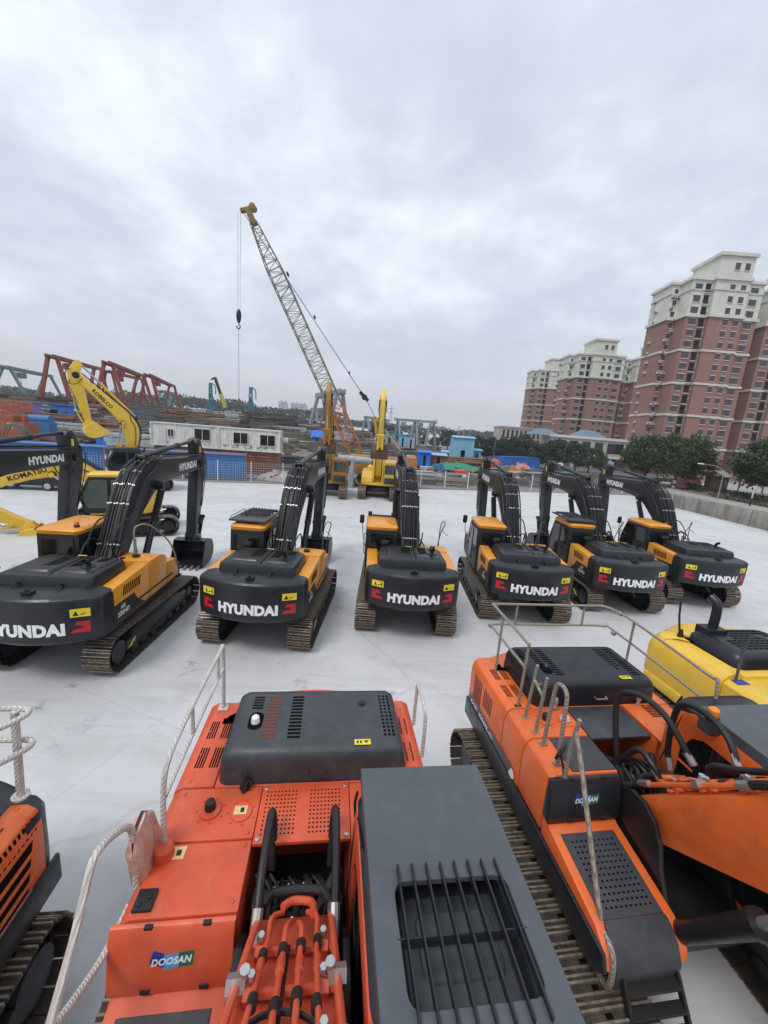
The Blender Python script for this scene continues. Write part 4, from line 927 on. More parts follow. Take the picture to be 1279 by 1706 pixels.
def yellow_excavator(loc, heading, label):
    E = Exc('excavator', label, 'excavator', loc, heading)
    undercarriage(E, CHAR, shoe=.7, gauge=2.45, half=1.8, decal=False)
    counterweight(E, KYEL, 1.38, 2.36, .34, .34, 1.90, [(1.02, .16), (1.08, .05), (1.2, 0), (1.75, 0), (1.92, .03), (2.05, .11), (2.12, .24), (2.14, .4)])
    mb = MB(); mb.box(-1.28, 1.28, -1.95, 1.15, 1.0, 1.15); mb.box(-.95, .95, -1.92, -.55, 1.16, 2.08); E.up(mb, 'deck', KYEL, bevel=.02)
    for s in (-1, 1):
        mb = MB(); mb.prism([(s * .955, 1.16), (s * 1.38, 1.2), (s * 1.385, 1.80), (s * 1.33, 1.98), (s * 1.22, 2.07), (s * .955, 2.12)], -1.91, -.60, 'y'); E.up(mb, 'side_panel', KYEL, bevel=.03)
        mb = MB(); mb.prism([(s * .40, 1.16), (s * 1.35, 1.2), (s * 1.35, 1.95), (s * 1.25, 2.02), (s * .40, 2.02)], -.585, .35 if s > 0 else -.40, 'y'); o = E.up(mb, 'fuel_tank' if s > 0 else 'left_deck', KYEL, bevel=.03)
        mb = MB(); mb.prism([(-2.1, 1.02), (1.1, 1.02), (1.1, 1.22), (-2.1, 1.22)], *sorted((s * 1.36, s * 1.42))); E.up(mb, 'side_skirt', KYEL, bevel=.02)
    mb = MB(); dome(mb, -.90, .92, -1.86, -.72, [(2.07, 0), (2.25, .03), (2.34, .10), (2.37, .2)], .2, n=5); hood = E.up(mb, 'engine_hood', CHAR)
    mb = MB()
    for i in range(10):
        for j in range(8):
            x = -.66 + i * .13; y = -1.66 + j * .094
            if x > .30 and y < -1.35: continue
            mb.quad((x, y, 2.3725), (x + .10, y, 2.3725), (x + .10, y + .064, 2.3725), (x, y + .064, 2.3725))
    E.up(mb, 'hood_mesh', HOLE, hood)
    mb = MB(); mb.box(.34, .78, -1.78, -1.48, 2.30, 2.47); E.up(mb, 'exhaust_base', CHAR, hood, bevel=.02)
    mb = MB(); mb.tube([(.55, -1.62, 2.45), (.55, -1.62, 2.85), (.56, -1.66, 2.98), (.60, -1.78, 3.06)], .085, 16, k=4); E.up(mb, 'exhaust_pipe', CHAR)
    mb = MB(); mb.tube([(1.0, -1.85, 2.1), (1.02, -1.95, 2.55), (1.02, -1.99, 2.85)], .022, 7); mb.lathe([(.06, 2.08), (.05, 2.2), (.03, 2.3)], (1.0, -1.85, 0), seg=10); mb.T = Matrix.Translation((1.02, -2.0, 2.9)) @ Matrix.Rotation(radians(25), 4, 'X'); mb.prism(rrect(-.24, .24, -.10, .10, .05), -.03, .03, 'z'); mb.T = None; E.up(mb, 'rear_mirror', BLK, bevel=.01)
    mb = MB(); mb.lathe([(.13, 2.10), (.13, 2.18), (.09, 2.21), (.02, 2.215)], (.80, -1.90, 0), seg=16); E.up(mb, 'tank_cap', KYEL)
    mb = MB(); rail(mb, [(1.2, -.5, 2.05), (1.2, -.45, 2.9), (1.2, .1, 2.9), (1.2, .25, 2.1)], .022); E.up(mb, 'handrail', GREYP)
    mb = MB(); mb.quad((1.0, -.55, 2.026), (1.25, -.55, 2.026), (1.25, -.40, 2.026), (1.0, -.40, 2.026)); E.up(mb, 'stripe_decal', BLUE)
    cab(E, BLACK, KYEL, yb=-.25); mb = MB(); mb.prism([(.40, 1.16), (.40, 1.7), (1.1, 1.6), (1.2, 1.16)], .46, 1.34); E.up(mb, 'step_casing', KYEL, bevel=.03)
    boom_set(E, KYEL, -26, 26, 0, hoses=5, bellows=False, clamps=False)
    return E
# ================================================================ ground
def m_concrete():
    m = NT('pale_concrete')
    a = m.noise(.18, 6, .6); b = m.noise(1.1, 8, .65, dist=.4); c = m.noise(14, 5, .6)
    base = m.ramp(a, [(.3, (.49, .49, .50)), (.5, (.575, .575, .58)), (.7, (.64, .64, .645))])
    base = m.mix(m.ramp(b, [(.46, 0.0), (.70, .55)]), base, (.46, .45, .435))
    st = m.noise(.55, 8, .75, stretch=(.25, 1.6, 1), dist=.8); base = m.mix(m.ramp(st, [(.52, 0.0), (.66, .45)]), base, (.36, .355, .35))
    spot = m.noise(2.4, 7, .7, dist=1.2); base = m.mix(m.ramp(spot, [(.70, 0.0), (.76, .35)]), base, (.30, .29, .27))
    base = m.mix(m.ramp(c, [(.3, .12), (.7, 0.0)]), base, (.40, .40, .40))
    # casting joints and hairline cracks
    vo = m.n('ShaderNodeTexVoronoi', feature='DISTANCE_TO_EDGE'); vo.inputs['Scale'].default_value = .085; mp = m.n('ShaderNodeMapping')
    dn = m.n('ShaderNodeTexNoise'); dn.inputs['Scale'].default_value = 1.3; dn.inputs['Detail'].default_value = 6; m.l(m.tc.outputs['Object'], dn.inputs['Vector'])
    mx = m.n('ShaderNodeMix', data_type='RGBA'); mx.inputs[0].default_value = .06; m.l(m.tc.outputs['Object'], mx.inputs[6])
    sc = m.n('ShaderNodeVectorMath', operation='SCALE'); sc.inputs['Scale'].default_value = .55; m.l(dn.outputs['Color'], sc.inputs[0])
    ad = m.n('ShaderNodeVectorMath', operation='ADD'); m.l(m.tc.outputs['Object'], ad.inputs[0]); m.l(sc.outputs[0], ad.inputs[1]); m.l(ad.outputs[0], vo.inputs['Vector'])
    base = m.mix(m.ramp(vo.outputs['Distance'], [(.0, .26), (.0016, 0.0)]), base, (.28, .28, .28))
    # scuffs from tracks, oil drips, joints between the cast bays
    for sc_, rot_ in (((.12, 2.6, 1), .35), ((.10, 3.2, 1), 1.25)):
        mp2 = m.n('ShaderNodeMapping'); mp2.inputs['Rotation'].default_value = (0, 0, rot_); mp2.inputs['Scale'].default_value = sc_; m.l(m.tc.outputs['Object'], mp2.inputs[0])
        n_ = m.noise(2.2, 7, .72, vec=mp2.outputs[0], dist=.5); base = m.mix(m.ramp(n_, [(.60, 0.0), (.70, .34)]), base, (.33, .325, .32))
        n_ = m.noise(3.1, 6, .7, vec=mp2.outputs[0]); base = m.mix(m.ramp(n_, [(.62, 0.0), (.72, .30)]), base, (.74, .745, .76))
    oil = m.noise(1.0, 5, .6, dist=.3); fine = m.noise(7, 4, .6); mm = m.n('ShaderNodeMath', operation='MULTIPLY'); m.l(m.ramp(oil, [(.60, 0.0), (.68, 1.0)]), mm.inputs[0]); m.l(m.ramp(fine, [(.44, 0.0), (.60, .6)]), mm.inputs[1]); base = m.mix(mm.outputs[0], base, (.17, .165, .155))
    mpj = m.n('ShaderNodeMapping'); mpj.inputs['Rotation'].default_value = (0, 0, .33); m.l(m.tc.outputs['Object'], mpj.inputs[0])
    bk = m.n('ShaderNodeTexBrick'); bk.offset = 0; bk.inputs['Scale'].default_value = 1.0; bk.inputs['Brick Width'].default_value = 6.0; bk.inputs['Row Height'].default_value = 5.0; bk.inputs['Mortar Size'].default_value = .010; bk.inputs['Mortar Smooth'].default_value = .3
    bk.inputs['Color1'].default_value = (1, 1, 1, 1); bk.inputs['Color2'].default_value = (.975, .975, .975, 1); bk.inputs['Mortar'].default_value = (.84, .835, .83, 1); m.l(mpj.outputs[0], bk.inputs['Vector']); base = m.mix(1.0, base, bk.outputs['Color'], 'MULTIPLY')
    m.l(base, m.b.inputs['Base Color'])
    m.l(m.ramp(b, [(.3, .42), (.7, .75)]), m.b.inputs['Roughness']); m.bump(c, .12, .01)
    return m.mat
def m_dirt(name, cols, scale=.3):
    m = NT(name); a = m.noise(scale, 8, .65, dist=.5); b = m.noise(scale * 14, 5, .7)
    base = m.ramp(a, [(.3, cols[0]), (.5, cols[1]), (.7, cols[2])]); base = m.mix(m.ramp(b, [(.35, .35), (.65, 0.0)]), base, tuple(c * .55 for c in cols[0]))
    m.l(base, m.b.inputs['Base Color']); m.b.inputs['Roughness'].default_value = .9; m.bump(b, .4, .05); return m.mat
CONC = m_concrete(); DIRT = m_dirt('yard_dirt', ((.17, .145, .12), (.22, .19, .16), (.28, .25, .22))); ASPH = m_dirt('asphalt', ((.085, .085, .088), (.11, .11, .112), (.14, .14, .14)), .6)
PAVE = m_dirt('paving', ((.28, .27, .26), (.33, .32, .31), (.38, .37, .36)), .8)
def sheet(name, poly, z, mat, **k):
    mb = MB(); mb.add([(x, y, z) for x, y in poly], [list(range(len(poly)))]); o = mb.build(name, mat, None, recalc=False); tag(o, kind='structure', **k); return o
sheet('ground', [(-2500, -300), (2500, -300), (2500, 4000), (-2500, 4000)], -.02, DIRT)
sheet('yard_slab', [(-45, -25), (26, -25), (35.5, 34.15), (40, 57.5), (3.9, 44.3), (-14.6, 39.1), (-45, 28.0)], 0.0, CONC)
# ================================================================ placing the machines
row_excavator((-7.28, 9.87), 1.9, 3.1, 'charcoal and amber excavator with an amber roof beacon and its whole right track showing', beac=True, rail='hose', precleaner=False)
row_excavator((-3.09, 11.54), -1.3, .2, 'charcoal and amber excavator with a barred roof guard, next to the one with a beacon', guard=True)
row_excavator((.86, 12.9), .5, 2.2, 'charcoal and amber excavator seen square from behind, boom pointing toward the old yellow excavators', visor=True)
row_excavator((4.89, 14.32), 0, -.8, 'charcoal and amber excavator with plain roof and tail right behind the wrapped rail')
row_excavator((8.85, 15.75), 5, -4.7, 'charcoal and amber excavator with both a barred roof guard and large amber left panel', guard=True)
row_excavator((12.79, 17.03), 2.5, -1.4, 'charcoal and amber excavator at the row end nearest the apartment towers')
row_excavator((-11.45, 8.45), 1.5, 2.0, 'charcoal excavator showing only its lettered boom and upright arm before the yellow boom')
big_excavator((-.47, 2.58), 187.8, 'red-orange excavator with a large slate grey barred plate over its cab', RED, RED, RED, (-25, 18, 0), 'centre')
big_excavator((3.45, 4.25), 188.9, 'bright orange excavator with a black tool box and big black hose loops', ORG, ORG, CHAR, (-15, 16, 0), 'right')
big_excavator((-4.15, .80), 187.0, 'orange excavator with a charcoal tail corner and ribbed dark side grille', ORG, CHAR, ORG, (-10, 8, 0), 'left')
yellow_excavator((7.65, 6.0), 189, 'lemon yellow excavator with a black mesh hood and an upright bent exhaust pipe')
# ================================================================ storage yard, street and towers
def terr(x, y):
    a = max(0, min(1, (y - 50) / 55)); a = a * a * (3 - 2 * a); b = max(0, min(1, (18 - x) / 60)); b = b * b * (3 - 2 * b)
    h = max(0, min(1, (y - 190) / 160)); h = h * h * (3 - 2 * h)
    return 6.6 * a * b - 2.5 * h * a * b
def terrain_sheet():
    mb = MB(); xs = [-420 + 12 * i for i in range(38)]; ys = [44 + 9 * i for i in range(44)]
    vs = [(x, y, terr(x, y) - .012 + .15 * noise.noise(Vector((x * .11, y * .11, 0)))) for y in ys for x in xs]; n = len(xs)
    vs = [(x, y, z if z > .16 else -.012) for x, y, z in vs]
    mb.add(vs, [(j * n + i, j * n + i + 1, (j + 1) * n + i + 1, (j + 1) * n + i) for j in range(len(ys) - 1) for i in range(n - 1)])
    tag(mb.build('terrain', DIRT, None, recalc=False), kind='structure')
terrain_sheet()
FU = Vector((.945, .327, 0)); FROT = atan2(.327, .945)
# ---- wire mesh fence along the far edge of the slab
MESHW = plain('galvanised_wire', (.62, .63, .63), .5, .3); POSTW = plain('white_post', (.72, .73, .73), .5)
fence = empty('mesh_fence', 'white wire mesh fence along the far edge of the pale concrete yard', 'fence', (3.9, 44.7, 0), FROT)
for i in range(-16, 13):
    x = i * 3.05; mb = MB(); mb.box(x - .035, x + .035, -.035, .035, 0, 2.15); part(mb, 'post', POSTW, fence)
    if i < 12:
        mb = MB()
        for k in range(9): z = .12 + k * .23; mb.box(x + .04, x + 3.01, -.006, .006, z - .006, z + .006)
        for k in range(14): xx = x + .12 + k * .21; mb.box(xx - .006, xx + .006, -.012, -.007, .1, 2.0)
        part(mb, 'mesh_panel', MESHW, fence, recalc=False)
mb = MB(); mb.box(-48.8, 36.6, -.12, .12, 0, .14); part(mb, 'plinth', PAVE, fence)
# ---- containers and huts
def m_corr(name, col, rust=.3, rustcol=(.16, .06, .025), spec=.5):
    m = NT(name); f = m.noise(1.6, 6, .65); base = m.ramp(f, [(.3, tuple(c * .82 for c in col)), (.7, tuple(min(1, c * 1.12) for c in col))])
    g = m.noise(2.2, 8, .75, stretch=(1.4, 1.4, .35), dist=.6); base = m.mix(m.ramp(g, [(.56, 0.0), (.68, rust)]), base, rustcol)
    m.l(base, m.b.inputs['Base Color']); m.b.inputs['Roughness'].default_value = .55; return m.mat
CBLUE = m_corr('blue_container_steel', (.045, .17, .42), .35); CWHITE = m_corr('white_container_steel', (.74, .72, .66), .75, (.22, .13, .085)); CTEAL = m_corr('teal_container_steel', (.12, .34, .47), .3); CSKY = m_corr('pale_blue_sheet', (.22, .45, .62), .25); CGREY = m_corr('grey_container_steel', (.36, .41, .44), .3)
CRUSTRED = m_corr('rust_red_steel', (.26, .075, .045), .4, (.12, .06, .04)); CBRIGHT = m_corr('bright_blue_steel', (.02, .16, .55), .15)
INK = plain('painted_ink', (.05, .06, .25), .6)
STEELS = [m_dirt('rusty_steel_%s' % n, c, 1.2) for n, c in (('brown', ((0.120, 0.100, 0.082), (0.206, 0.168, 0.130), (0.285, 0.250, 0.202))), ('red', ((0.166, 0.077, 0.050), (0.259, 0.130, 0.082), (0.325, 0.205, 0.138))), ('grey', ((0.166, 0.183, 0.178), (0.259, 0.280, 0.274), (0.378, 0.408, 0.394))), ('tan', ((0.232, 0.213, 0.170), (0.338, 0.318, 0.258), (0.444, 0.430, 0.362))), ('dark', ((0.054, 0.058, 0.058), (0.100, 0.100, 0.093), (0.166, 0.160, 0.146))), ('pale', ((0.325, 0.355, 0.362), (0.457, 0.505, 0.506), (0.615, 0.670, 0.682))), ('blue', ((0.087, 0.160, 0.250), (0.140, 0.250, 0.362), (0.219, 0.340, 0.458))))]
def container(loc, rz, L, W, H, mat, name, label, cat, group=None, windows=(), doors=(), top=None, writing=None):
    r = empty(name, label, cat, loc, rz, group); mb = MB(); n = int(L / .28)
    def wall(y, flip):
        pts = []
        for i in range(n):
            x = -L / 2 + .06 + (L - .12) * i / n; p = (L - .12) / n
            for t, d in ((0, 0), (.35, 0), (.5, .035), (.85, .035)): pts.append((x + t * p, y + flip * d))
        pts.append((L / 2 - .06, y)); vs = [(x, yy, z) for x, yy in pts for z in (.16, H - .12)]
        mb.add(vs, [(2 * i, 2 * i + 2, 2 * i + 3, 2 * i + 1) for i in range(len(pts) - 1)])
    wall(-W / 2 + .04, 1); wall(W / 2 - .04, -1)
    for x in (-L / 2 + .05, L / 2 - .05): mb.box(x - .03, x + .03, -W / 2 + .06, W / 2 - .06, .1, H - .06)
    mb.box(-L / 2 + .06, L / 2 - .06, -W / 2 + .06, W / 2 - .06, H - .10, H - .06)
    part(mb, 'wall', mat, r, recalc=False)
    mb = MB()
    for x in (-L / 2, L / 2):
        for y in (-W / 2, W / 2): mb.box(x - .07, x + .07, y - .07, y + .07, 0, H)
    for y in (-W / 2, W / 2): mb.box(-L / 2, L / 2, y - .05, y + .05, 0, .16); mb.box(-L / 2, L / 2, y - .05, y + .05, H - .12, H - .005)
    for x in (-L / 2, L / 2): mb.box(x - .05, x + .05, -W / 2, W / 2, 0, .15); mb.box(x - .05, x + .05, -W / 2, W / 2, H - .115, H - .01)
    part(mb, 'frame', top or mat, r)
    for (x, z, w, h) in windows:
        mb = MB(); y = -W / 2 - .01; mb.box(x - w / 2, x + w / 2, y - .01, y + .04, z - h / 2, z + h / 2, 1)
        for xx in (x - w / 2, x, x + w / 2): mb.box(xx - .03, xx + .03, y - .035, y - .008, z - h / 2 - .03, z + h / 2 + .03)
        for zz in (z - h / 2, z + h / 2): mb.box(x - w / 2, x + w / 2, y - .032, y - .009, zz - .03, zz + .03)
        part(mb, 'window', [PVC, GLASS], r)
    for (x, w, h) in doors:
        mb = MB(); y = -W / 2 - .01; mb.box(x - w / 2, x + w / 2, y - .02, y + .03, .18, .18 + h); mb.box(x + w / 2 - .1, x + w / 2 - .06, y - .05, y - .02, 1.1, 1.22); part(mb, 'door', PVC, r)
    if writing:
        mb = MB()
        for body, x, z, w, h, mi in writing: put_text(mb, body, flat((x, -W / 2 - .012, z), (1, 0, 0), (0, 0, 1)), w, h, mi, .02)
        part(mb, 'lettering', [WHITE, INK], r)
    return r
PVC = plain('white_window_frame', (.62, .62, .60), .45)
container((-20.6, 39.3, 0), FROT, 12.2, 2.5, 2.62, CBLUE, 'shipping_container', 'long blue shipping container with a rusty top rail just behind the mesh fence', 'container', None, top=m_corr('rusty_blue_rail', (.25, .12, .10), .5))
container((-31.8, 36.6, 0), FROT, 10.0, 2.5, 2.62, CBLUE, 'shipping_container', 'blue shipping container behind the raised yellow arm, left of the long blue one', 'container', None)
p0 = at(253, 745, 44.2); p1 = at(467, 755, 46.2); cm = (p0 + p1) / 2; rzw = atan2(p1.y - p0.y, p1.x - p0.x); du = (p1 - p0).normalized()
z0 = 2.64
for k, (wn_, lab) in enumerate((([(-1.5, 1.45, .6, .8), (1.85, 1.5, 1.7, 1.25)], 'rust streaked white site office with a door and a dark sliding window'), ([(-1.0, 1.4, 1.6, 1.25), (2.0, 1.35, 1.7, 1.25)], 'rust streaked white site office with two windows and blue graffiti along its foot'))):
    c_ = Vector((cm.x, cm.y, 0)) + Vector((du.x, du.y, 0)) * (-3.65 if k == 0 else 3.35)
    o = container((c_.x, c_.y + 1.2, z0), rzw, 7.1 if k == 0 else 6.7, 2.4, 2.55, CWHITE, 'site_office', lab, 'office hut', None, windows=wn_, doors=[(-2.4, .8, 1.9)] if k == 0 else ())
    mb = MB()
    for i in range(26 if k else 12):
        x = RND.uniform(-3, 3); z = RND.uniform(.2, .5); mb.tube([(x, -1.215, z), (x + .1, -1.215, z + RND.uniform(.05, .25)), (x + .22, -1.215, z + .03)], .02, 4, k=2)
    part(mb, 'graffiti', INK, o)
    mb = MB(); mb.box(-3.3, 3.3, -1.0, 1.2, -2.64, -.01)
    for i in range(8): mb.box(-3.4, 3.4, -1.1 + .02 * (i % 2), -1.0, -2.6 + i * .32, -2.42 + i * .32)
    tag(mb.build('beam_stack', STEELS[1], None), 'stack of rust red beams that carries the white site office, ' + ('left one' if k == 0 else 'right one'), 'steel stack'); bpy.context.scene.collection.objects[-1] if False else None
    st_ = [o_ for o_ in COL.objects if o_.name.startswith('beam_stack')][-1]; st_.location = (c_.x, c_.y + 1.2, z0); st_.rotation_euler = (0, 0, rzw)
    mb = MB(); mb.box(-.4, .4, -.25, .25, 0, .6); mb.lathe([(.22, -.27), (.24, -.26)], (0, 0, .3), axis='y', seg=14) ; 
    ac = part(mb, 'air_conditioner', PVC, o, bevel=.02); ac.location = (3.75 if k else -3.9, .3, 1.2)
# ---- stacks of steel
def stack_mesh(L, W, H, kind, seed):
    R = random.Random(seed); mb = MB(); z = 0
    while z < H:
        h = R.choice((.12, .2, .3, .4)) ; n = R.randint(3, 6); 
        if R.random() < .35:
            for x in (-L * .3, L * .3): mb.box(x - .1, x + .1, -W / 2, W / 2, z, z + .1)
            z += .1
        y = -W / 2 + R.uniform(0, .25)
        for i in range(n):
            w = W / n * R.uniform(.7, .96); x0 = -L / 2 + R.uniform(-.5, .7); x1 = L / 2 + R.uniform(-.9, .5)
            if kind == 1: mb.cyl((x0, y + w / 2, z + h / 2), (x1, y + w / 2, z + h / 2), min(w, h) / 2, seg=8)
            elif kind == 2: mb.box(x0, x1, y, y + w, z, z + .03); mb.box(x0, x1, y + w * .4, y + w * .6, z + .03, z + h - .03); mb.box(x0, x1, y, y + w, z + h - .03, z + h)
            else: mb.box(x0, x1, y, y + w, z, z + h * R.uniform(.8, 1))
            y += W / n
        z += h
    return mb
protos = []
for k in range(18):
    L, W, H, kd = ((11, 3.4, 1.6, 0), (12, 2.6, 2.2, 2), (9, 3.0, 1.3, 1), (12, 4, 1.0, 0), (10, 3, 2.0, 1), (8, 2.5, 1.5, 2))[k % 6]
    protos.append((stack_mesh(L, W, H, kd, 40 + k), STEELS[(0, 2, 4, 1, 3, 5, 2, 0, 3, 4, 1, 2, 5, 3, 0, 6, 1, 3)[k]], k))
pm = {}; STACKS = []
def put_stack(k, x, y, rz, sc=1.0, z=None): STACKS.append((k % 18, x, y, rz, sc, terr(x, y) if z is None else z))
k = 0; R2 = random.Random(5)
for row in range(27):
    d = 6.5 + row * 6.2 + row * row * .12
    for j in range(19):
        u = -138 + j * 12.6 + R2.uniform(-2, 2) - row * 2.2
        x = 3.9 + FU.x * u - FU.y * d; y = 44.5 + FU.y * u + FU.x * d
        if x > 26 - row * .6 or R2.random() < .10: continue
        if -9 < x < 5 and y < 54: continue
        if x < -22 and y < 44.5: continue
        if -28 < x < -10 and 40 < y < 50: continue
        put_stack(k, x, y, FROT + R2.gauss(0, .10), R2.uniform(.7, 1.15), None); k += 1
for i in range(70):
    u = R2.uniform(-14, 40); d = R2.uniform(2.2, 12) if i < 26 else R2.uniform(10, 44); x = 3.9 + FU.x * u - FU.y * d; y = 44.5 + FU.y * u + FU.x * d
    if x > 30 and y < 62: continue
    put_stack(R2.randrange(18), x, y, FROT + R2.uniform(-.5, .5), R2.uniform(.35, .65), -.01)
for row in range(40):
    d = 34 + row * 3.4
    for j in range(46):
        u = -190 + j * 6.2 + R2.uniform(-2, 2); x = 3.9 + FU.x * u - FU.y * d; y = 44.5 + FU.y * u + FU.x * d
        if x > 10 or x < -.98 * y - 20: continue
        STACKS.append((R2.randrange(18), x, y, FROT + R2.gauss(0, .12), R2.uniform(.55, .9), terr(x, y) + R2.uniform(0, .5)))
STACKS.sort(key=lambda t: hypot(t[1], t[2]) / t[4]); far_ = [MB() for _ in STEELS]
for i, (k, x, y, rz, sc, z) in enumerate(STACKS):
    mb, mat, _ = protos[k]
    if i < 280:
        if k not in pm: o = mb.build('steel_stack', mat, None); pm[k] = o.data
        else: o = bpy.data.objects.new('steel_stack', pm[k]); COL.objects.link(o)
        o.location = (x, y, z); o.rotation_euler = (0, 0, rz); o.scale = (sc * R2.uniform(.5, 1.0), sc, sc * R2.uniform(.6, 1.35))
        tag(o, 'low stack of rusty steel sections lying in the storage yard', 'steel stack', 'stacks of steel in the storage yard')
    else:
        f = far_[0]; f.T = Matrix.Translation((x, y, z)) @ Matrix.Rotation(rz, 4, 'Z') @ Matrix.Scale(sc, 4); f.add(mb.v, mb.f, STEELS.index(mat)); f.T = None
tag(far_[0].build('far_steel_stacks', STEELS, None, recalc=False), 'far brown layers of stacked steel filling the back of the storage yard', 'steel stacks', kind='stuff')
# ---- loose heaps and sheds on the right of the yard
def heap(loc, rx, ry, h, mat, name, label, cat, n=60, seed=1, long=1.2):
    R = random.Random(seed); mb = MB()
    for i in range(n):
        a = R.uniform(0, 2 * pi); q = sqrt(R.random()); x, y = rx * q * cos(a), ry * q * sin(a); z = h * (1 - q) * R.uniform(.3, 1) + .08
        d = Vector((R.uniform(-1, 1), R.uniform(-1, 1), R.uniform(-.25, .25))).normalized() * R.uniform(.3, long)
        mb.bar(Vector((x, y, z)) - d / 2, Vector((x, y, z)) + d / 2, R.uniform(.06, .3), R.uniform(.05, .22))
    rings = []
    for j in range(4):
        q = 1 - j / 3.4; rings.append([(rx * q * cos(2 * pi * i / 12) * R.uniform(.85, 1.1), ry * q * sin(2 * pi * i / 12) * R.uniform(.85, 1.1), h * .75 * (1 - q * q) + .01) for i in range(12)])
    mb.loft(rings); o = mb.build(name, mat, None); o.location = loc; return tag(o, label, cat)
GNET = plain('green_netting', (.03, .22, .13), .8); ORP = plain('orange_props', (.55, .20, .04), .7); PINK = plain('pink_tarp', (.52, .20, .20), .8); RUBB = m_dirt('pale_rubble', ((.25, .22, .20), (.36, .33, .31), (.5, .47, .45)), 1.5)
heap(at(758, 782, 66) * 1 - Vector((0, 0, 0)), 5.0, 2.5, 1.5, GNET, 'netting_heap', 'heap of green netting under the pale blue hut', 'netting', 60, 2)
def ground_at(px, py): p = atz(px, py, 0); return (p.x, p.y, 0)
heap(ground_at(855, 792), 5, 2.4, 1.6, GNET, 'netting_heap', 'heap of green netting beside the pink tarpaulin', 'netting', 50, 3)
heap(ground_at(884, 797), 3.6, 2.0, 1.5, ORP, 'prop_heap', 'heap of orange scaffold props behind the fence', 'scaffold props', 70, 4, 2.0)
heap(ground_at(869, 786), 2.6, 1.8, 2.4, PINK, 'tarpaulin_heap', 'heap under a pink tarpaulin by the orange props', 'tarpaulin', 16, 5, .8)
for i, (px, py) in enumerate(((720, 800), (880, 808), (858, 806), (470, 800), (590, 800))):
    heap(ground_at(px, py), 3.5, 1.4, 1.2, RUBB if i != 0 else STEELS[2], 'scrap_heap', ('brown scrap heap behind the fence right of the yellow cranes', 'pale rubble heap below the orange props', 'pale scrap heap behind the fence, left of the orange props', 'pale rubble heap behind the fence under the white office', 'pale rubble heap between the two old yellow excavators')[i], 'scrap heap', 70, 10 + i)
heap(ground_at(940, 800), 4.5, 2.2, 2.0, GNET, 'netting_heap', 'long green netting heap beside the street', 'netting', 50, 7)
BALES = []
for k_ in range(7):
    R = random.Random(80 + k_); mb = MB()
    if k_ < 4:
        mb.box(-1.1, 1.1, -.8, .8, .12, R.uniform(.8, 1.5)); 
        for x in (-.7, .7): mb.box(x - .1, x + .1, -.82, .82, 0, .119); mb.box(x - .03, x + .03, -.82, .82, .13, .82)
    else:
        for i in range(5): mb.cyl((-1.2 + .6 * i, R.uniform(-.2, .2), 0), (-1.2 + .6 * i, R.uniform(-.2, .2), .9), .29, seg=12)
        mb.cyl((-.9, -.1, .9), (-.9, .1, 1.7), .29, seg=12)
    BALES.append((mb, (CWHITE, CSKY, CGREY, CRUSTRED, CBLUE, ORP, STEELS[5])[k_]))
bd = {}
for i in range(80):
    u = R2.uniform(-6, 34); d = R2.uniform(8, 48); x = 3.9 + FU.x * u - FU.y * d; y = 44.5 + FU.y * u + FU.x * d; k_ = R2.randrange(7)
    if x > 31 and y < 64: continue
    if k_ not in bd: o = BALES[k_][0].build('material_bale', BALES[k_][1], None, bevel=.03); bd[k_] = o.data
    else: o = bpy.data.objects.new('material_bale', bd[k_]); COL.objects.link(o)
    o.location = (x, y, R2.choice((0, 0, .9, 1.4))); o.rotation_euler = (0, 0, R2.uniform(0, 3)); s_ = R2.uniform(.6, 1.2); o.scale = (s_, s_, s_); o.location.z = .0 if o.location.z == 0 else .0
    tag(o, 'small bale or drums of building materials among the yard huts', 'materials', 'materials stored among the yard huts')
def shed(px0, px1, pyb, Y, h, depth, mat, label, roofmat=None, name='shed', pitch=.35):
    a = at(px0, pyb, Y); b = at(px1, pyb, Y); a.z = max(0, a.z); L = (b - a).length; c = (a + b) / 2
    r = empty(name, label, 'shed', (c.x, c.y + depth / 2, max(0.0, min(a.z, b.z))), atan2(b.y - a.y, b.x - a.x)); mb = MB(); mb.box(-L / 2, L / 2, -depth / 2, depth / 2, 0, h)
    for i in range(int(L / .35)): x = -L / 2 + .1 + i * .35; mb.box(x - .04, x + .04, -depth / 2 - .03, -depth / 2 - .001, .02, h - .05)
    part(mb, 'wall', mat, r); mb = MB(); mb.prism([(-depth / 2 - .3, h + .003), (0, h + pitch), (depth / 2 + .3, h + .003), (depth / 2 + .3, h - .06), (0, h + pitch - .06), (-depth / 2 - .3, h - .06)], -L / 2 - .2, L / 2 + .2); part(mb, 'roof', roofmat or mat, r)
    mb = MB(); mb.box(-L * .1, L * .1, -depth / 2 - .045, -depth / 2 - .035, .03, min(2.0, h * .8)); part(mb, 'door', HOLE, r); return r
shed(752, 787, 766, 78, 4.4, 4, CSKY, 'tall pale blue corrugated hut in the yard', None)
shed(696, 716, 776, 66, 2.3, 3, CBRIGHT, 'bright blue shed behind the dark hut front')
shed(716, 742, 775, 68, 1.8, 3, CRUSTRED, 'low rust red shed with a pale blue roof', CSKY)
shed(640, 657, 737, 95, 2.6, 4, CTEAL, 'pale blue container hut beside the tall yellow mast', pitch=.05); shed(663, 677, 743, 95, 2.8, 4, CSKY, 'sky blue container hut left of a grey one', pitch=.05); shed(677, 690, 746, 95, 3.1, 4, CGREY, 'grey container hut on the end of the blue row', pitch=.05)
shed(519, 537, 742, 78, 1.7, 3, CBRIGHT, 'small bright blue shed with a pitched roof left of the rusty mast', None, pitch=1.3)
shed(786, 800, 771, 80, 2.5, 3, CTEAL, 'teal hut wall right of the tall pale blue hut'); shed(800, 822, 757, 110, 2, 4, CSKY, 'pale blue roofed shed near the lamp post', CSKY)
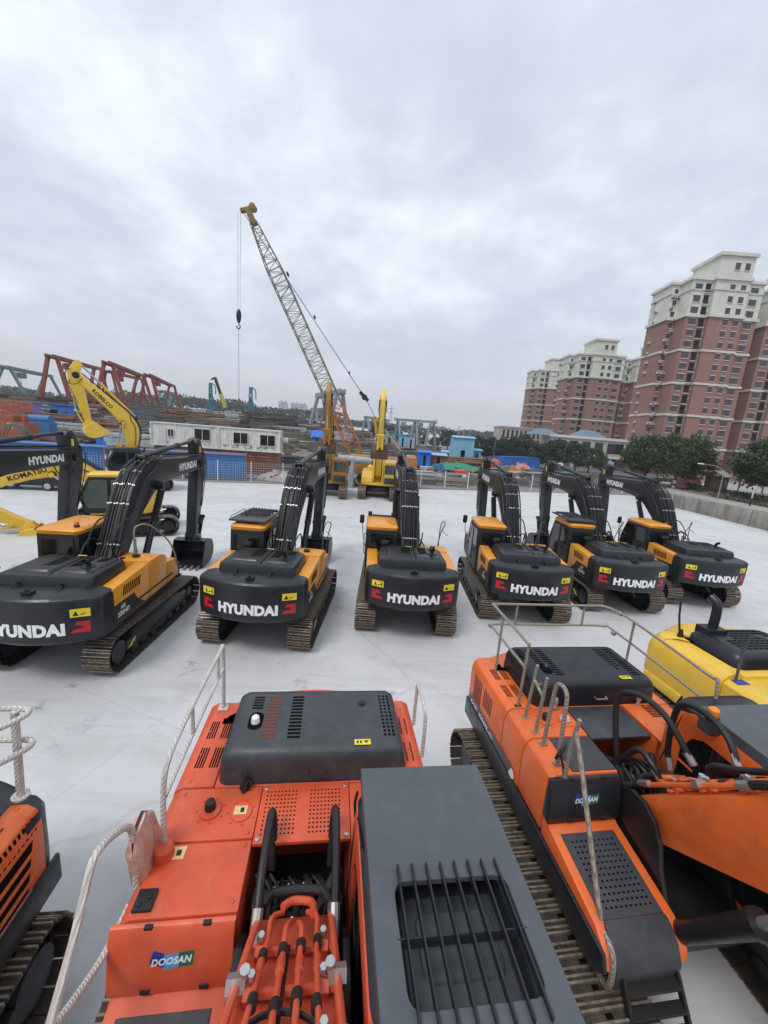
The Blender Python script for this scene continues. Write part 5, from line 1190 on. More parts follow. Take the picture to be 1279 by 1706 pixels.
shed(735, 755, 768, 84, 1.9, 3, CGREY, 'low grey shed left of the tall pale blue hut', CSKY)
shed(56, 124, 697, 78, 3.0, 1.6, CBRIGHT, 'long blue shed below the red gantry crane', pitch=.04)
a_, b_ = at(829, 773, 88), at(890, 773, 100)
container((( a_.x + b_.x) / 2, (a_.y + b_.y) / 2, 0), atan2(b_.y - a_.y, b_.x - a_.x), (b_ - a_).length, 2.6, 2.9, CBRIGHT, 'shipping_container', 'bright blue long container with white marks on its side', 'container', None)
mb = MB(); mb.box(-.6, .6, -.02, 0, -.5, .5); o = part(mb, 'white_mark', CWHITE, [q_ for q_ in COL.objects if q_.name.startswith('shipping_container')][-1]); o.location = (-2.2, -1.33, 1.2)  # plain white panel standing for the container's white marks
p = at(823, 775, 72); mb = MB(); mb.lathe([(.3, -1.3), (.8, -1.1), (1.25, -.3), (1.3, .3), (.9, 1.1), (.5, 1.4)], (0, 0, 1.5), axis='y', seg=18); mb.box(-.8, .8, -1.2, 1.2, 0, .4); mb.box(-.1, .1, -1.2, -1.0, .4, 1.2); mb.box(-.1, .1, 1.0, 1.2, .4, 1.2)
o = mb.build('mixer_drum', plain('mixer_red', (.55, .05, .03), .45), None); o.location = (p.x, p.y, .1); tag(o, 'round red mixer drum behind the raised arm, left end of the long blue container', 'mixer drum')
p = at(768, 775, 64); mb = MB(); mb.lathe([(1.2, 0), (1.25, .8), (1.0, 1.1), (.2, 1.2)], seg=18); mb.box(-.9, .9, -1.4, -1.2, 0, .9); o = mb.build('red_tank', plain('mixer_red', (.55, .05, .03), .45), None); o.location = (p.x, p.y, 0); tag(o, 'low red tank under the pale blue hut', 'tank')
p0, p1 = at(563, 763, 41), at(661, 773, 42.5); mb = MB(); mb.cyl(p0, p1, .38, seg=18); mb.cyl(p0 + (p0 - p1).normalized() * .02, p0 + (p1 - p0).normalized() * .12, .46, seg=18); mb.box(p0.x + 1.2, p0.x + 1.7, p0.y - .5, p0.y + .5, 0, p0.z - .25); mb.box(p1.x - 1.9, p1.x - 1.4, p1.y - .6, p1.y + .4, 0, p1.z - .25)
tag(mb.build('pipe_length', CGREY, None), 'long pale grey pipe lying behind the two old yellow excavators', 'pipe')
# coil of cable, orange machine base and red boom rack at the far left
p = at(18, 728, 45); mb = MB()
for i in range(14): r = 1.2 + .08 * (i % 5); pts = [(p.x + r * cos(a * pi / 12), p.y + .08 * i, p.z + r * sin(a * pi / 12)) for a in range(25)]; mb.tube(pts, .035, 5)
tag(mb.build('cable_coil', plain('grey_cable', (.11, .11, .11), .6), None), 'upright coil of grey cable at the left edge of the yard', 'cable coil')
p = at(30, 712, 56); mb = MB(); mb.box(-3, 2.6, -1.5, 1.5, -6, .9); mb.box(-2.0, .3, -1.2, 1.2, .9, 1.9); mb.cyl((1.5, 0, .9), (1.5, 0, 2.0), .5, seg=14); mb.box(-.6, .5, -1.53, -1.5, -.2, .7, 1)
o = mb.build('machine_base', [plain('faded_orange', (.30, .085, .03), .6), PVC], None, bevel=.05); o.location = p; o.scale = (.75, .75, .85); tag(o, 'faded orange machine base with a white plate at the left edge', 'machine base')
p = at(14, 684, 70); mb = MB()
for i in range(9):
    for j in range(2): mb.bar((p.x - 5 + .3 * j, p.y + j * 1.5, p.z - .5 + i * .28), (p.x + 3.2 + .2 * i, p.y + j * 1.5, p.z - .9 + i * .28), .08, .08)
for i in range(10): mb.bar((p.x - 5 + i * .9, p.y, p.z - 3.5), (p.x - 4.4 + i * .9, p.y, p.z + 1.8), .07, .07)
tag(mb.build('boom_rack', plain('lattice_red', (.48, .08, .035), .6), None), 'stack of red lattice boom sections at the left edge', 'lattice sections')
for i, (px, py, Y, m_, lab) in enumerate(((68, 705, 60, CBLUE, 'small dark blue tank heap beside the faded orange machine base'), (185, 735, 60, CBRIGHT, 'flat blue bundle on the stacks behind the white office'))):
    q = at(px, py, Y); mb = MB(); mb.cyl((-1.6, 0, .6), (1.6, 0, .6), .6, seg=14); mb.box(-1.8, 1.8, -.7, .7, -3, .25); o = mb.build('blue_tank', m_, None); o.location = q; tag(o, lab, 'tank')
q = at(205, 690, 88); mb = MB(); mb.box(-3.4, 3.4, -1.5, 1.5, -1.5, 1.0)
for i in range(10): mb.bar((-3 + .5 * i, -1, 1.05), (-1 + .5 * i, .6, 1.3 + .2 * (i % 3)), .15, .2, 1)
o = mb.build('skip_bin', [CBLUE, CRUSTRED], None); o.location = q; tag(o, 'blue skip filled with pinkish scrap on top of the steel stacks', 'skip')
# ---- gantry cranes
GRED = paint('gantry_red', (.25, .042, .022), .6, .06, .15); GTEAL = paint('gantry_teal', (.13, .22, .21), .6, .12, .15); GGREY = paint('gantry_grey', (.24, .28, .32), .6, .1, .15); TEALP = paint('teal_rig_paint', (.03, .20, .22), .55, .1, .2)
def gantry(p0, p1, mat, label, spread=6.0, beam=1.1, leg=.55, cab=True, group=None):
    """p0, p1: beam ends; the legs stand on the terrain, splayed along the rail"""
    p0, p1 = Vector(p0), Vector(p1); c = (p0 + p1) / 2; r = empty('gantry_crane', label, 'gantry crane', (c.x, c.y, terr(c.x, c.y)), 0, group); o0 = Vector((c.x, c.y, terr(c.x, c.y)))
    d = (p1 - p0).normalized(); n = Vector((-d.y, d.x, 0)).normalized()
    mb = MB(); 
    for s in (-1, 1): mb.bar(p0 - o0 - d * 1.5 + n * s * .7, p1 - o0 + d * 1.5 + n * s * .7, .5, beam)
    for i in range(9): q = p0.lerp(p1, i / 8) - o0; mb.bar(q - n * .7, q + n * .7, .2, .3)
    part(mb, 'bridge_beam', mat, r, bevel=.05)
    for p in (p0, p1):
        mb = MB(); base = terr(p.x, p.y)
        for s in (-1, 1):
            top = p - o0 + n * s * .9 + Vector((0, 0, -.3)); bot = Vector((p.x, p.y, base)) - o0 + n * s * spread / 2
            mb.bar(top, bot, leg, leg * 1.2); mb.box(bot.x - .6, bot.x + .6, bot.y - .6, bot.y + .6, bot.z - .1, bot.z + .7)
        q = p - o0; h = p.z - base
        for f, w in ((.14, .3),): a = q + Vector((0, 0, -h * (1 - f))); wd = spread / 2 * (1 - f) + .45; mb.bar(a - n * wd, a + n * wd, w, w)
        part(mb, 'leg_frame', mat, r, bevel=.03)
    q = p0.lerp(p1, .3) - o0; mb = MB(); mb.box(q.x - .9, q.x + .9, q.y - .9, q.y + .9, q.z - 2.2, q.z - .7); mb.cyl(q + Vector((0, 0, -2)), q + Vector((0, 0, -4)), .06, seg=6); part(mb, 'hoist_trolley', mat, r)
    return r
gantry(at(87, 594, 95), at(162, 614, 121), GRED, 'big dark red gantry crane nearest the grey green one', 6.5, .8, .65)
gantry(at(180, 605, 100), at(234, 626, 122), GRED, 'dark red gantry crane overlapping another one behind it', 7.5, .8, .62)
gantry(at(181, 619, 122), at(231, 631, 140), GRED, 'dark red gantry crane seen through the legs of a nearer one', 6, .75, .5)
gantry(at(247, 625, 125), at(286, 643, 150), GRED, 'dark red gantry crane with a hanging trolley, rightmost of the red ones', 6.5, .75, .6)
gantry(at(10, 612, 110), at(79, 626, 132), GTEAL, 'grey green gantry crane at the left edge', 9, .9, .6)
gantry(at(271, 652, 170), at(290, 656, 190), GTEAL, 'small teal gantry crane behind the red ones', 6, 1.0, .6)
gantry(at(664, 699, 150), at(693, 701, 152), GGREY, 'grey gantry crane right of the yellow mast, nearer of two', 7, .9, .6)
gantry(at(693, 701, 158), at(720, 703, 152), GGREY, 'grey gantry crane with slender legs, rightmost of all', 7, .9, .6)
gantry(at(534, 659, 115), at(566, 653, 108), GGREY, 'grey gantry crane behind the lattice boom', 7, 1.3, .7)
gantry(at(524, 682, 170), at(541, 682, 175), GGREY, 'small far grey gantry crane under the larger grey one', 5, 1.3, .7)
gantry(at(611, 695, 220), at(644, 700, 230), GGREY, 'far pale gantry crane beside the tall yellow mast', 8, 1.2, .8)
def pile_rig(px, pt, pb, Y, label, lean=0):
    a = at(px, pb, Y); b = at(px, pt, Y); r = empty('piling_rig', label, 'piling rig', (a.x, a.y, terr(a.x, a.y))); h = b.z - terr(a.x, a.y); mb = MB()
    for s in (-.36, .36):
        for q in (-.3, .3): mb.bar((s, q, 0), (s * .7, q * .7, h), .15, .15)
    for i in range(int(h / 1.1)): z = i * 1.1; mb.bar((-.34, -.3, z), (.34, -.3, z + 1.1), .08, .08); mb.bar((-.34, .3, z + 1.1), (.34, .3, z), .08, .08)
    mb.box(-.32, .32, -.3, .3, h - 1.4, h); part(mb, 'leader_mast', TEALP, r); mb = MB(); mb.bar((0, .3, h * .72), (2.0, 1.5, .2), .22, .22); mb.bar((0, .3, h * .72), (-2.0, 1.5, .2), .22, .22); mb.tube([(.2, 0, h), (.9, .4, h - .6), (1.0, .5, h * .7)], .12, 6, k=4); part(mb, 'stay', TEALP, r); return r
pile_rig(351, 638, 700, 96, 'dark teal piling rig left of the yellow green telescopic boom'); pile_rig(417, 645, 712, 92, 'bright teal piling rig mast under the crane hook')
a, b = at(375, 679, 150), at(358, 629, 150); r = empty('truck_crane', 'telescopic crane boom, yellow green below and dark above, beyond the stacks', 'mobile crane', (a.x, a.y, terr(a.x, a.y))); o0 = Vector(r.location); mb = MB(); mb.bar(a - o0, a.lerp(b, .45) - o0, 1.1, 1.2); part(mb, 'boom', plain('lime_paint', (.38, .45, .05), .5), r); mb = MB(); mb.bar(a.lerp(b, .45) - o0, b - o0, .8, .9); mb.bar(b - o0, b - o0 + Vector((-1.4, 0, -.8)), .5, .5); part(mb, 'boom_extension', BLACK, r); mb = MB(); mb.box(-3, 5, -1.4, 1.4, .6, 2.4); mb.box(-5, -3, -1.3, 1.3, .6, 3.0); part(mb, 'carrier', plain('lime_paint', (.38, .45, .05), .5), r, bevel=.1)
# ---- lattice boom crawler crane
CRY = paint('weathered_crane_yellow', (.50, .27, .035), .55, .14, .2, dustcol=(.22, .12, .06)); CRO = paint('rusty_crane_orange', (.42, .15, .03), .6, .2, .25, dustcol=(.15, .08, .05)); LATT = paint('weathered_lattice', (.20, .16, .11), .6, .15, .25)
Yc = 44.0; tip, foot = at(414, 352, Yc), at(600, 752, Yc); foot.z = 2.7; tip.y = Yc
cr = empty('lattice_crane', 'tall crawler crane with a long lattice boom and hanging hook', 'crane', (foot.x + 1.6, Yc, 0)); o0 = Vector(cr.location)
d = (tip - foot); Lb = d.length; d.normalize(); nv = Vector((0, 1, 0)); nu = d.cross(nv).normalized()
def lattice(s0, s1, bays, w0, w1, w2, r, rl, name, mat):
    mb = MB()
    def W(s): return w0 + (w1 - w0) * min(1, (s - s0) / max(.01, (s1 - s0) * .16)) if s < s0 + (s1 - s0) * .2 else (w1 if s < s1 - (s1 - s0) * .25 else w1 + (w2 - w1) * (s - (s1 - (s1 - s0) * .25)) / ((s1 - s0) * .25))
    S = [s0 + (s1 - s0) * i / bays for i in range(bays + 1)]; P = [[foot - o0 + d * s + (nu * a + nv * b) * W(s) / 2 for a, b in ((-1, -1), (1, -1), (1, 1), (-1, 1))] for s in S]
    for i in range(bays):
        for q in range(4):
            mb.cyl(P[i][q], P[i + 1][q], r, seg=6)
            q2 = (q + 1) % 4; A, B = (P[i][q], P[i + 1][q2]) if i % 2 else (P[i][q2], P[i + 1][q]); mb.cyl(A, B, rl, seg=5)
            if i % 1 == 0: mb.cyl(P[i][q], P[i][q2], rl, seg=5)
    return part(mb, name, mat, cr)
lattice(0, Lb * .26, 8, .5, 1.45, 1.45, .065, .035, 'boom_foot_section', CRO); lattice(Lb * .26, Lb * .955, 27, 1.45, 1.45, .7, .055, .028, 'lattice_boom', LATT)
mb = MB(); t0 = foot - o0 + d * Lb * .95; t1 = foot - o0 + d * Lb; mb.bar(t0, t1 + d * .3, .55, .55); mb.bar(t1 + d * .2, t1 + d * .2 - Vector((.7, 0, .2)), .4, .35)
for s in (-.3, .3): mb.lathe([(.1, s - .06), (.32, s - .05), (.32, s + .05), (.1, s + .06)], t1 + d * .1 - nu * .55, axis='y', seg=16)
part(mb, 'boom_head', paint('weathered_head', (.22, .13, .03), .6, .2, .3, dustcol=(.1, .07, .05)), cr, bevel=.03)
sp_ = at(607, 662, Yc) - o0; gt = at(624, 694, Yc) - o0; mb = MB()
for s in (-.3, .3): mb.cyl(t1 + nu * .5 + Vector((0, s, 0)), sp_ + Vector((0, s, 0)), .035, seg=5)
for f in (.32, .55, .86):
    q = t1.lerp(sp_, f); mb.bar(q - Vector((0, .35, 0)), q + Vector((0, .35, 0)), .12, .25)
part(mb, 'pendant_line', BLK, cr); mb = MB(); mb.bar(sp_ - Vector((.5, 0, -.5)), sp_ + Vector((.4, 0, -.3)), .8, .35); mb.lathe([(.1, -.3), (.3, -.28), (.3, .28), (.1, .3)], sp_, axis='y', seg=12); part(mb, 'spreader', BLK, cr)
mb = MB()
for s in (-.3, -.1, .1, .3): mb.cyl(sp_ + Vector((.2, s, -.2)), gt + Vector((0, s, 0)), .025, seg=5)
part(mb, 'luffing_rope', BLK, cr)
hk = at(410, 524, Yc) - o0; hd = t1 + d * .4 - Vector((.75, 0, .5)); mb = MB(); hx = hd.x
for s in (-.14, .14): mb.cyl((hx + s, 0, hd.z), (hx + s * .8, 0, hk.z + .4), .028, seg=5)
part(mb, 'hoist_rope', MESHW, cr); mb = MB(); mb.lathe([(.05, -.75), (.2, -.45), (.27, 0), (.22, .4), (.1, .65)], (hx, 0, hk.z - .2), seg=14); mb.tube([(hx, 0, hk.z - 1.0), (hx + .16, 0, hk.z - 1.25), (hx, 0, hk.z - 1.45), (hx - .2, 0, hk.z - 1.3), (hx - .2, 0, hk.z - 1.15)], .06, 7, k=4); part(mb, 'hook_block', BLACK, cr)
mb = MB(); mb.cyl((hx, 0, hk.z - 1.4), (hx + .06, 0, 7.5), .018, seg=5); part(mb, 'tag_line', BLK, cr)
mb = MB(); mb.box(-2.0, 4.2, -1.5, 1.5, 1.35, 3.3); mb.prism([(3.0, 1.3), (4.6, 1.3), (4.6, 3.5), (3.0, 3.5)], -1.6, 1.6, 'y'); part(mb, 'machinery_house', CRO, cr, bevel=.1)
mb = MB(); mb.box(-2.6, -.6, -1.62, -.4, 1.35, 3.4); part(mb, 'cab', CRY, cr, bevel=.08)
mb = MB()
for s in (-.8, .8): mb.bar((.6, s, 3.2), gt + Vector((0, s * .4, 0)), .22, .22); mb.bar((3.6, s, 3.3), gt + Vector((0, s * .4, 0)), .18, .18)
part(mb, 'gantry_frame', CRY, cr)
for s in (-1, 1):
    t = part(track_belt(.85, 2.4, .5, False), 'track', [TRACK, WORN, HOLE], cr, recalc=False); t.rotation_euler = (0, 0, pi / 2); t.location = (1.0, s * 1.75, .05)
mb = MB(); mb.box(-1.6, 3.4, -1.4, 1.4, .45, 1.3); part(mb, 'carbody', BLACK, cr, bevel=.05)
# ---- other excavators standing about
def other_excavator(loc, heading, label, col, pose, words=None, scale=1.0, roof=None, cabmat=None, pane=GLASS, cwmat=None, boom_col=None, arm_words=None, bucket=None, wpos=None, bscale=1.0, ce=2.4, bw=.25):
    E = Exc('excavator', label, 'excavator', loc, heading); E.root.scale = (scale,) * 3
    undercarriage(E, BLACK, decal=False); counterweight(E, cwmat or col, 1.34, ce, .3, .3, ce - .5)
    mb = MB(); mb.box(-1.3, 1.3, -ce + .52, 1.2, 1.02, 1.2); mb.prism([(-ce + .52, 1.2), (-ce + .52, 2.05), (-.5, 2.12), (-.5, 1.2)], -1.33, 1.33); mb.prism([(-.49, 1.2), (-.49, 2.0), (.3, 2.0), (1.1, 1.6), (1.2, 1.2)], .46, 1.33); E.up(mb, 'body', col, bevel=.05)
    mb = MB(); dome(mb, -1.0, 1.0, -ce + .55, -.6, [(2.06, 0), (2.3, .04), (2.38, .15)], .15); E.up(mb, 'engine_hood', col)
    cab(E, cabmat or BLACK, roof or col, pane=pane); mirror(E, [(-1.40, 1.42, 1.6), (-1.50, 1.46, 2.0), (-1.56, 1.46, 2.66)], (.17, .32))
    mb = MB(); mb.tube([(.6, -.95, 2.35), (.6, -.95, 2.7), (.6, -1.05, 2.78)], .06, 10, k=3); E.up(mb, 'exhaust_pipe', BLK)
    boom, tb, ta = boom_set(E, boom_col or col, *pose, hoses=4, bellows=False, clamps=False, bucket_mat=bucket, arm_words=None, scale=bscale, bw=bw)
    S = lambda p: (FOOT[0] + (p[0] - FOOT[0]) * bscale, FOOT[1] + (p[1] - FOOT[1]) * bscale)
    if words:
        mb = MB(); q0, q1 = wpos or ((3.2, 3.98), (4.9, 4.08)); u = Vector((0, *tb(q1))) - Vector((0, *tb(q0))); w = u.length; u.normalize(); n = Vector((0, -u.z, u.y)); o = (Vector((0, *tb(q0))) + Vector((0, *tb(q1)))) / 2
        for s in (-1, 1): put_text(mb, words, flat(o + Vector((.06 + s * .256, 0, 0)), u * s, n), w, w * .165, 0, .04)
        E.up(mb, 'lettering', BLK, boom)
    return E
CABG = plain('see_through_glass', (.10, .125, .10), .08)
other_excavator((-13.0, 19.4), 117, 'yellow excavator with its boom lowered leftward and bucket resting on the concrete', KYEL, (-22, -28, 30), 'KOMATSU', 1.06, pane=CABG, wpos=((2.4, 3.98), (3.9, 4.06)), ce=1.2, bscale=.92)
other_excavator((-20.0, 30.6), 134, 'yellow excavator with boom raised high and its arm hanging down', KYEL, (43, -43, -30), 'KOBELCO', 1.15, cwmat=BLACK, roof=BLACK, bscale=.92, wpos=((3.4, 4.0), (4.9, 4.08)))
CRB = paint('bucket_rust', (.10, .055, .03), .7, .15, .3, dustcol=(.2, .12, .07)); CRRUST = paint('rusty_yellow_paint', (.40, .20, .03), .55, .25, .25, dustcol=(.13, .07, .03)); GCAB = plain('green_grey_glass', (.035, .060, .055), .12)
for (x, y, h, lab, m_, ps) in ((-.75, 36.6, 181, 'old yellow excavator facing the row with a bright yellow upright boom', KYEL, (36, -30, -60)), (-5.25, 35.6, 185, 'old yellow excavator with a rust stained upright boom, left of the bright one', CRRUST, (38, -34, -60))):
    other_excavator((x, y), h, lab, m_, ps, None, 1.16, roof=m_, cabmat=m_, pane=GCAB, bucket=CRB, bscale=.98, bw=.22)
# ---- parked cars
CARW = plain('white_car_paint', (.74, .74, .75), .25); CARB = plain('black_car_paint', (.012, .012, .014), .18); CARS = plain('silver_car_paint', (.40, .41, .43), .28, .4); CARR = plain('red_car_paint', (.35, .03, .03), .3)
def car(loc, rz, mat, label, group, van=False):
    r = empty('parked_car', label, 'car', loc, rz, group); mb = MB(); h = 1.75 if van else 1.48
    pr = [(-2.2, .35), (-2.3, .75), (-2.15, .98), (-1.2, 1.06), (-.45 if not van else -1.0, h - .05), (.2, h), (1.5, h - .06), (2.15, 1.05), (2.25, .7), (2.2, .35)]
    mb.prism(pr, -.9, .9, 'y'); part(mb, 'body', mat, r, bevel=.09, seg=2)
    for s in (-1, 1):
        for P in ([(-.95 if not van else -1.2, 1.08), (-.38 if not van else -.9, h - .14), (.35, h - .10), (.35, 1.08)], [(.42, 1.08), (.42, h - .10), (1.42, h - .15), (1.85, 1.08)]):
            mb = MB(); mb.prism(P, *sorted((s * .898, s * .906)), 'y'); part(mb, 'window', GLASS, r)
    for P in ([(-1.22, 1.09), (-.5, h - .10)], [(2.12, 1.12), (1.56, h - .11)]) if not van else ([(-1.24, 1.12), (-1.04, h - .12)], [(2.12, 1.12), (1.56, h - .11)]):
        mb = MB(); (x0, z0), (x1, z1) = P; o = -.012 if x0 < 0 else .012; mb.add([(x0 + o, -.72, z0), (x0 + o, .72, z0), (x1 + o, .66, z1), (x1 + o, -.66, z1)], [(0, 1, 2, 3)]); part(mb, 'windscreen', GLASS, r)
    for x in (-1.38, 1.38):
        for s in (-1, 1): mb = MB(); mb.lathe([(.2, -.1), (.33, -.1), (.34, 0), (.33, .1), (.2, .1)], (x, s * .82, .34), axis='y', seg=18); w = part(mb, 'wheel', RUB, r); mb = MB(); mb.lathe([(.03, -.03), (.21, -.02), (.21, .02), (.03, .03)], (x, s * .91, .34), axis='y', seg=12); part(mb, 'rim', CHROME, w)
    for s in (-1, 1): mb = MB(); mb.box(2.2, 2.26, s * .7 - .16, s * .7 + .16, .74, .86); part(mb, 'tail_lamp', REDD, r); mb = MB(); mb.box(-2.31, -2.24, s * .68 - .18, s * .68 + .18, .70, .84); part(mb, 'headlight', LAMP, r)
    return r
q = at(48, 815, 27.6); car((q.x, 27.9, 0), radians(14), CARB, 'black people carrier parked behind the yellow lettered boom', None, True)
# ---- raised street on the right, with retaining wall
def m_wall():
    m = NT('drip_stained_concrete'); a = m.noise(.5, 6, .65); base = m.ramp(a, [(.3, (.20, .185, .155)), (.55, (.28, .265, .235)), (.75, (.38, .37, .34))])
    d_ = m.noise(1.6, 6, .7, stretch=(1, 1, .10)); base = m.mix(m.ramp(d_, [(.48, 0.0), (.62, .75)]), base, (.10, .082, .058)); e_ = m.noise(.9, 5, .6, stretch=(1, 1, .15)); base = m.mix(m.ramp(e_, [(.58, 0.0), (.68, .6)]), base, (.46, .45, .42))
    m.l(base, m.b.inputs['Base Color']); m.b.inputs['Roughness'].default_value = .85; return m.mat
WALLM = m_wall() or m_dirt('stained_concrete', ((.10, .085, .06), (.22, .20, .165), (.42, .41, .38)), .45)
ED = [(32.4, -10), (34.0, 34.3), (33.6, 46.8), (37.6, 62), (30.5, 78), (24, 100)]
sheet('street_ground', [(32.45, -10), (34.05, 34.3), (33.65, 46.8), (38, 62), (70, 80), (110, 80), (110, -10)], 1.43, PAVE)
mb = MB(); th = .25
for i in range(3):
    (x0, y0), (x1, y1) = ED[i], ED[i + 1]; mb.bar((x0, y0, .73), (x1, y1, .73), th, 1.5)
w_ = tag(mb.build('retaining_wall', WALLM, None, bevel=.02), 'low stained concrete retaining wall along the right side of the yard', 'wall')
mb = MB()
for i in range(40):
    t = i / 40; y = 5 + 41 * t; x = 33.0 + y / 34.3 * .95 - .33 if y < 34.3 else 33.85 - (y - 34.3) * .032; mb.box(x - .17, x - .10, y, y + .05, .02, 1.44) if i % 3 == 0 else None
part(mb, 'wall_pilaster', WALLM, w_)
mb = MB(); mb.bar((34.6, -10, 1.46), (36.3, 34.3, 1.46), 3.6, .06); mb.bar((36.3, 34.3, 1.462), (36.2, 48, 1.462), 3.6, .06); tag(mb.build('pavement', PAVE, None), kind='structure')
sheet('street', [(38, 62), (52, 70), (84, 118), (84, 134), (20, 134), (20, 96), (26, 80), (33, 66)], .004, ASPH)
SOIL = m_dirt('planting_soil', ((.13, .09, .06), (.19, .14, .10), (.25, .20, .15)), 1.0)
sheet('soil_ground', [(38.6, 0), (38.9, 36), (38.6, 50), (41, 62), (52, 66), (52, 0)], 1.437, SOIL)
# ---- foliage
def m_leaf(name, a, b, c):
    m = NT(name); f = m.noise(.9, 4, .6); g = m.noise(7, 3, .6); base = m.ramp(f, [(.28, a), (.5, b), (.74, c)]); base = m.mix(m.ramp(g, [(.45, 0.0), (.8, .4)]), base, c)
    m.l(base, m.b.inputs['Base Color']); m.b.inputs['Roughness'].default_value = .7; m.b.inputs['Specular IOR Level'].default_value = .25; return m.mat
LEAF = m_leaf('camphor_leaf', (.024, .038, .015), (.048, .066, .028), (.105, .122, .055)); LEAFD = m_leaf('dark_leaf', (.016, .028, .018), (.030, .050, .028), (.055, .08, .045)); BARE = plain('bare_twig', (.10, .08, .07), .9); BARK = m_dirt('bark', ((.06, .045, .035), (.10, .08, .065), (.15, .125, .10)), 6); LIME = plain('limewashed_bark', (.6, .6, .58), .8)
HILLG = m_leaf('far_hill_leaf', (.030, .042, .030), (.050, .064, .044), (.085, .098, .066))
def leaf_cards(mb, pts, R, s0, s1):
    for p in pts:
        s = R.uniform(s0, s1); a = Vector((R.gauss(0, 1), R.gauss(0, 1), R.gauss(0, .7))).normalized(); b = a.orthogonal().normalized(); b = (Matrix.Rotation(R.uniform(0, 6.28), 3, a) @ b); c = a.cross(b)
        mb.add([p - b * s, p + c * s * .5, p + b * s, p - c * s * .5], [(0, 1, 2, 3)])
def make_tree(h, r, seed, leaf, clumps=46, per=70, trunk_h=.28, size=(.16, .34), label=None, lime=False, flat_=.8):
    R = random.Random(seed); root = empty('tree', label, 'tree'); mb = MB(); t = h * trunk_h; br = []
    mb.tube([(0, 0, -.15), (.03, .02, t * .5), (0, .05, t), (.1, 0, h * .55)], [.04 * r + .09, .03 * r + .08, .026 * r + .07, .05], 9, k=3)
    cz = t + (h - t) * .5; rz = (h - t) * .55; C = []
    for i in range(clumps):
        a = R.uniform(0, 2 * pi); u = R.uniform(-.85, 1); q = sqrt(max(0, 1 - u * u)); f = R.uniform(.55, 1.0) ** .6
        C.append((Vector((r * q * cos(a) * f, r * q * sin(a) * f, cz + rz * u * f)), R.uniform(.16, .34) * r))
    for c, s in C[::4]: mb.tube([(0, .03, t * .9), Vector((c.x * .4, c.y * .4, t + (c.z - t) * .5)), c], [.05 + .01 * r, .045, .015], 5, k=2)
    part(mb, 'trunk', BARK, root)
    if lime: m2 = MB(); m2.tube([(0, 0, 0), (.02, .01, .55), (.03, .02, 1.1)], [.04 * r + .10, .036 * r + .092, .033 * r + .09], 9); part(m2, 'limewash', LIME, root)
    mb = MB(); P = []
    for c, s in C:
        for i in range(per):
            v = Vector((R.gauss(0, 1), R.gauss(0, 1), R.gauss(0, 1) * flat_)).normalized() * s * R.uniform(.55, 1.08); P.append(c + v)
    leaf_cards(mb, P, R, *size); part(mb, 'crown', leaf, root, recalc=False); return root
def place_tree(proto, x, y, z, s, rz, label, group=None, first=False):
    o = proto if first else copy_tree(proto); o.location = (x, y, z); o.scale = (s, s, s * RND.uniform(.95, 1.05)); o.rotation_euler = (0, 0, rz); o['label'] = label
    if group: o['group'] = group
    return o
TA = make_tree(6.9, 4.0, 1, LEAF, 95, 130, .27, (.12, .25), lime=True); TB_ = make_tree(6.7, 3.8, 2, LEAF, 95, 130, .27, (.12, .25)); TC_ = make_tree(6.5, 3.2, 3, LEAFD, 34, 80, .28, (.24, .44)); TD_ = make_tree(6.2, 3.4, 4, LEAF, 34, 80, .25, (.24, .44))
place_tree(TA, 40.2, 55.5, 1.44, .94, 0, 'broad evergreen tree with a limewashed trunk right of the shopfront', None, True); place_tree(TB_, 39.2, 60.5, 1.3, .98, 1.0, 'broad evergreen tree, left one of the pair beside the shopfront', None, True)
place_tree(TB_, 44.5, 45.5, 1.44, 1.0, 2.2, 'dark evergreen tree at the right edge of the picture'); place_tree(TA, 52, 52.5, 1.44, 1.1, 3.0, 'evergreen tree half cut off by the right edge, behind the dark one')
place_tree(TC_, 31, 103, 0, 1.0, 0, 'roadside evergreen trees in a row before the low building', 'roadside tree row', True); place_tree(TD_, 35.8, 104, 0, 1.02, 0, 'roadside evergreen trees in a row before the low building', 'roadside tree row', True)
for i, (x, y, s) in enumerate(((40, 101, 1.0), (44.2, 104, 1.1), (48, 102, 1.05), (50.6, 100.5, .95), (28, 108, 1.0), (33.5, 112, 1.15), (24.5, 115, 1.0), (38.5, 110, 1.1))): place_tree((TC_, TD_)[i % 2], x, y, 0, s, i * 1.3, 'roadside evergreen trees in a row before the low building', 'roadside tree row')
for i in range(22): x = -8 + i * 6.3 + RND.uniform(-2, 2); y = 190 + RND.uniform(-12, 40); place_tree((TC_, TD_)[i % 2], x, y, terr(x, y) - .3, RND.uniform(.9, 1.5), i, 'far evergreen trees beyond the yard huts', 'far trees beyond the yard')
def bare_tree(x, y, z, h, seed, label, group):
    R = random.Random(seed); root = empty('bare_tree', label, 'tree', (x, y, z), 0, group); mb = MB(); tw = MB()
    def grow(p, d, l, r, lv):
        q = p + d * l; (mb if lv < 2 else tw).tube([p, (p + q) / 2 + Vector((R.gauss(0, .04), R.gauss(0, .04), 0)) * l, q], [r, r * .85, r * .65], 5 if lv < 2 else 4)
        if lv < 4:
            for i in range(3 if lv else 5): grow(p.lerp(q, R.uniform(.5, 1)), (d + Vector((R.gauss(0, .5), R.gauss(0, .5), R.uniform(0, .4)))).normalized(), l * R.uniform(.5, .75), r * .55, lv + 1)
    grow(Vector((0, 0, -.1)), Vector((0, 0, 1)), h * .38, .09, 0); part(mb, 'trunk', BARK, root, recalc=False); part(tw, 'crown', BARE, root, recalc=False); return root
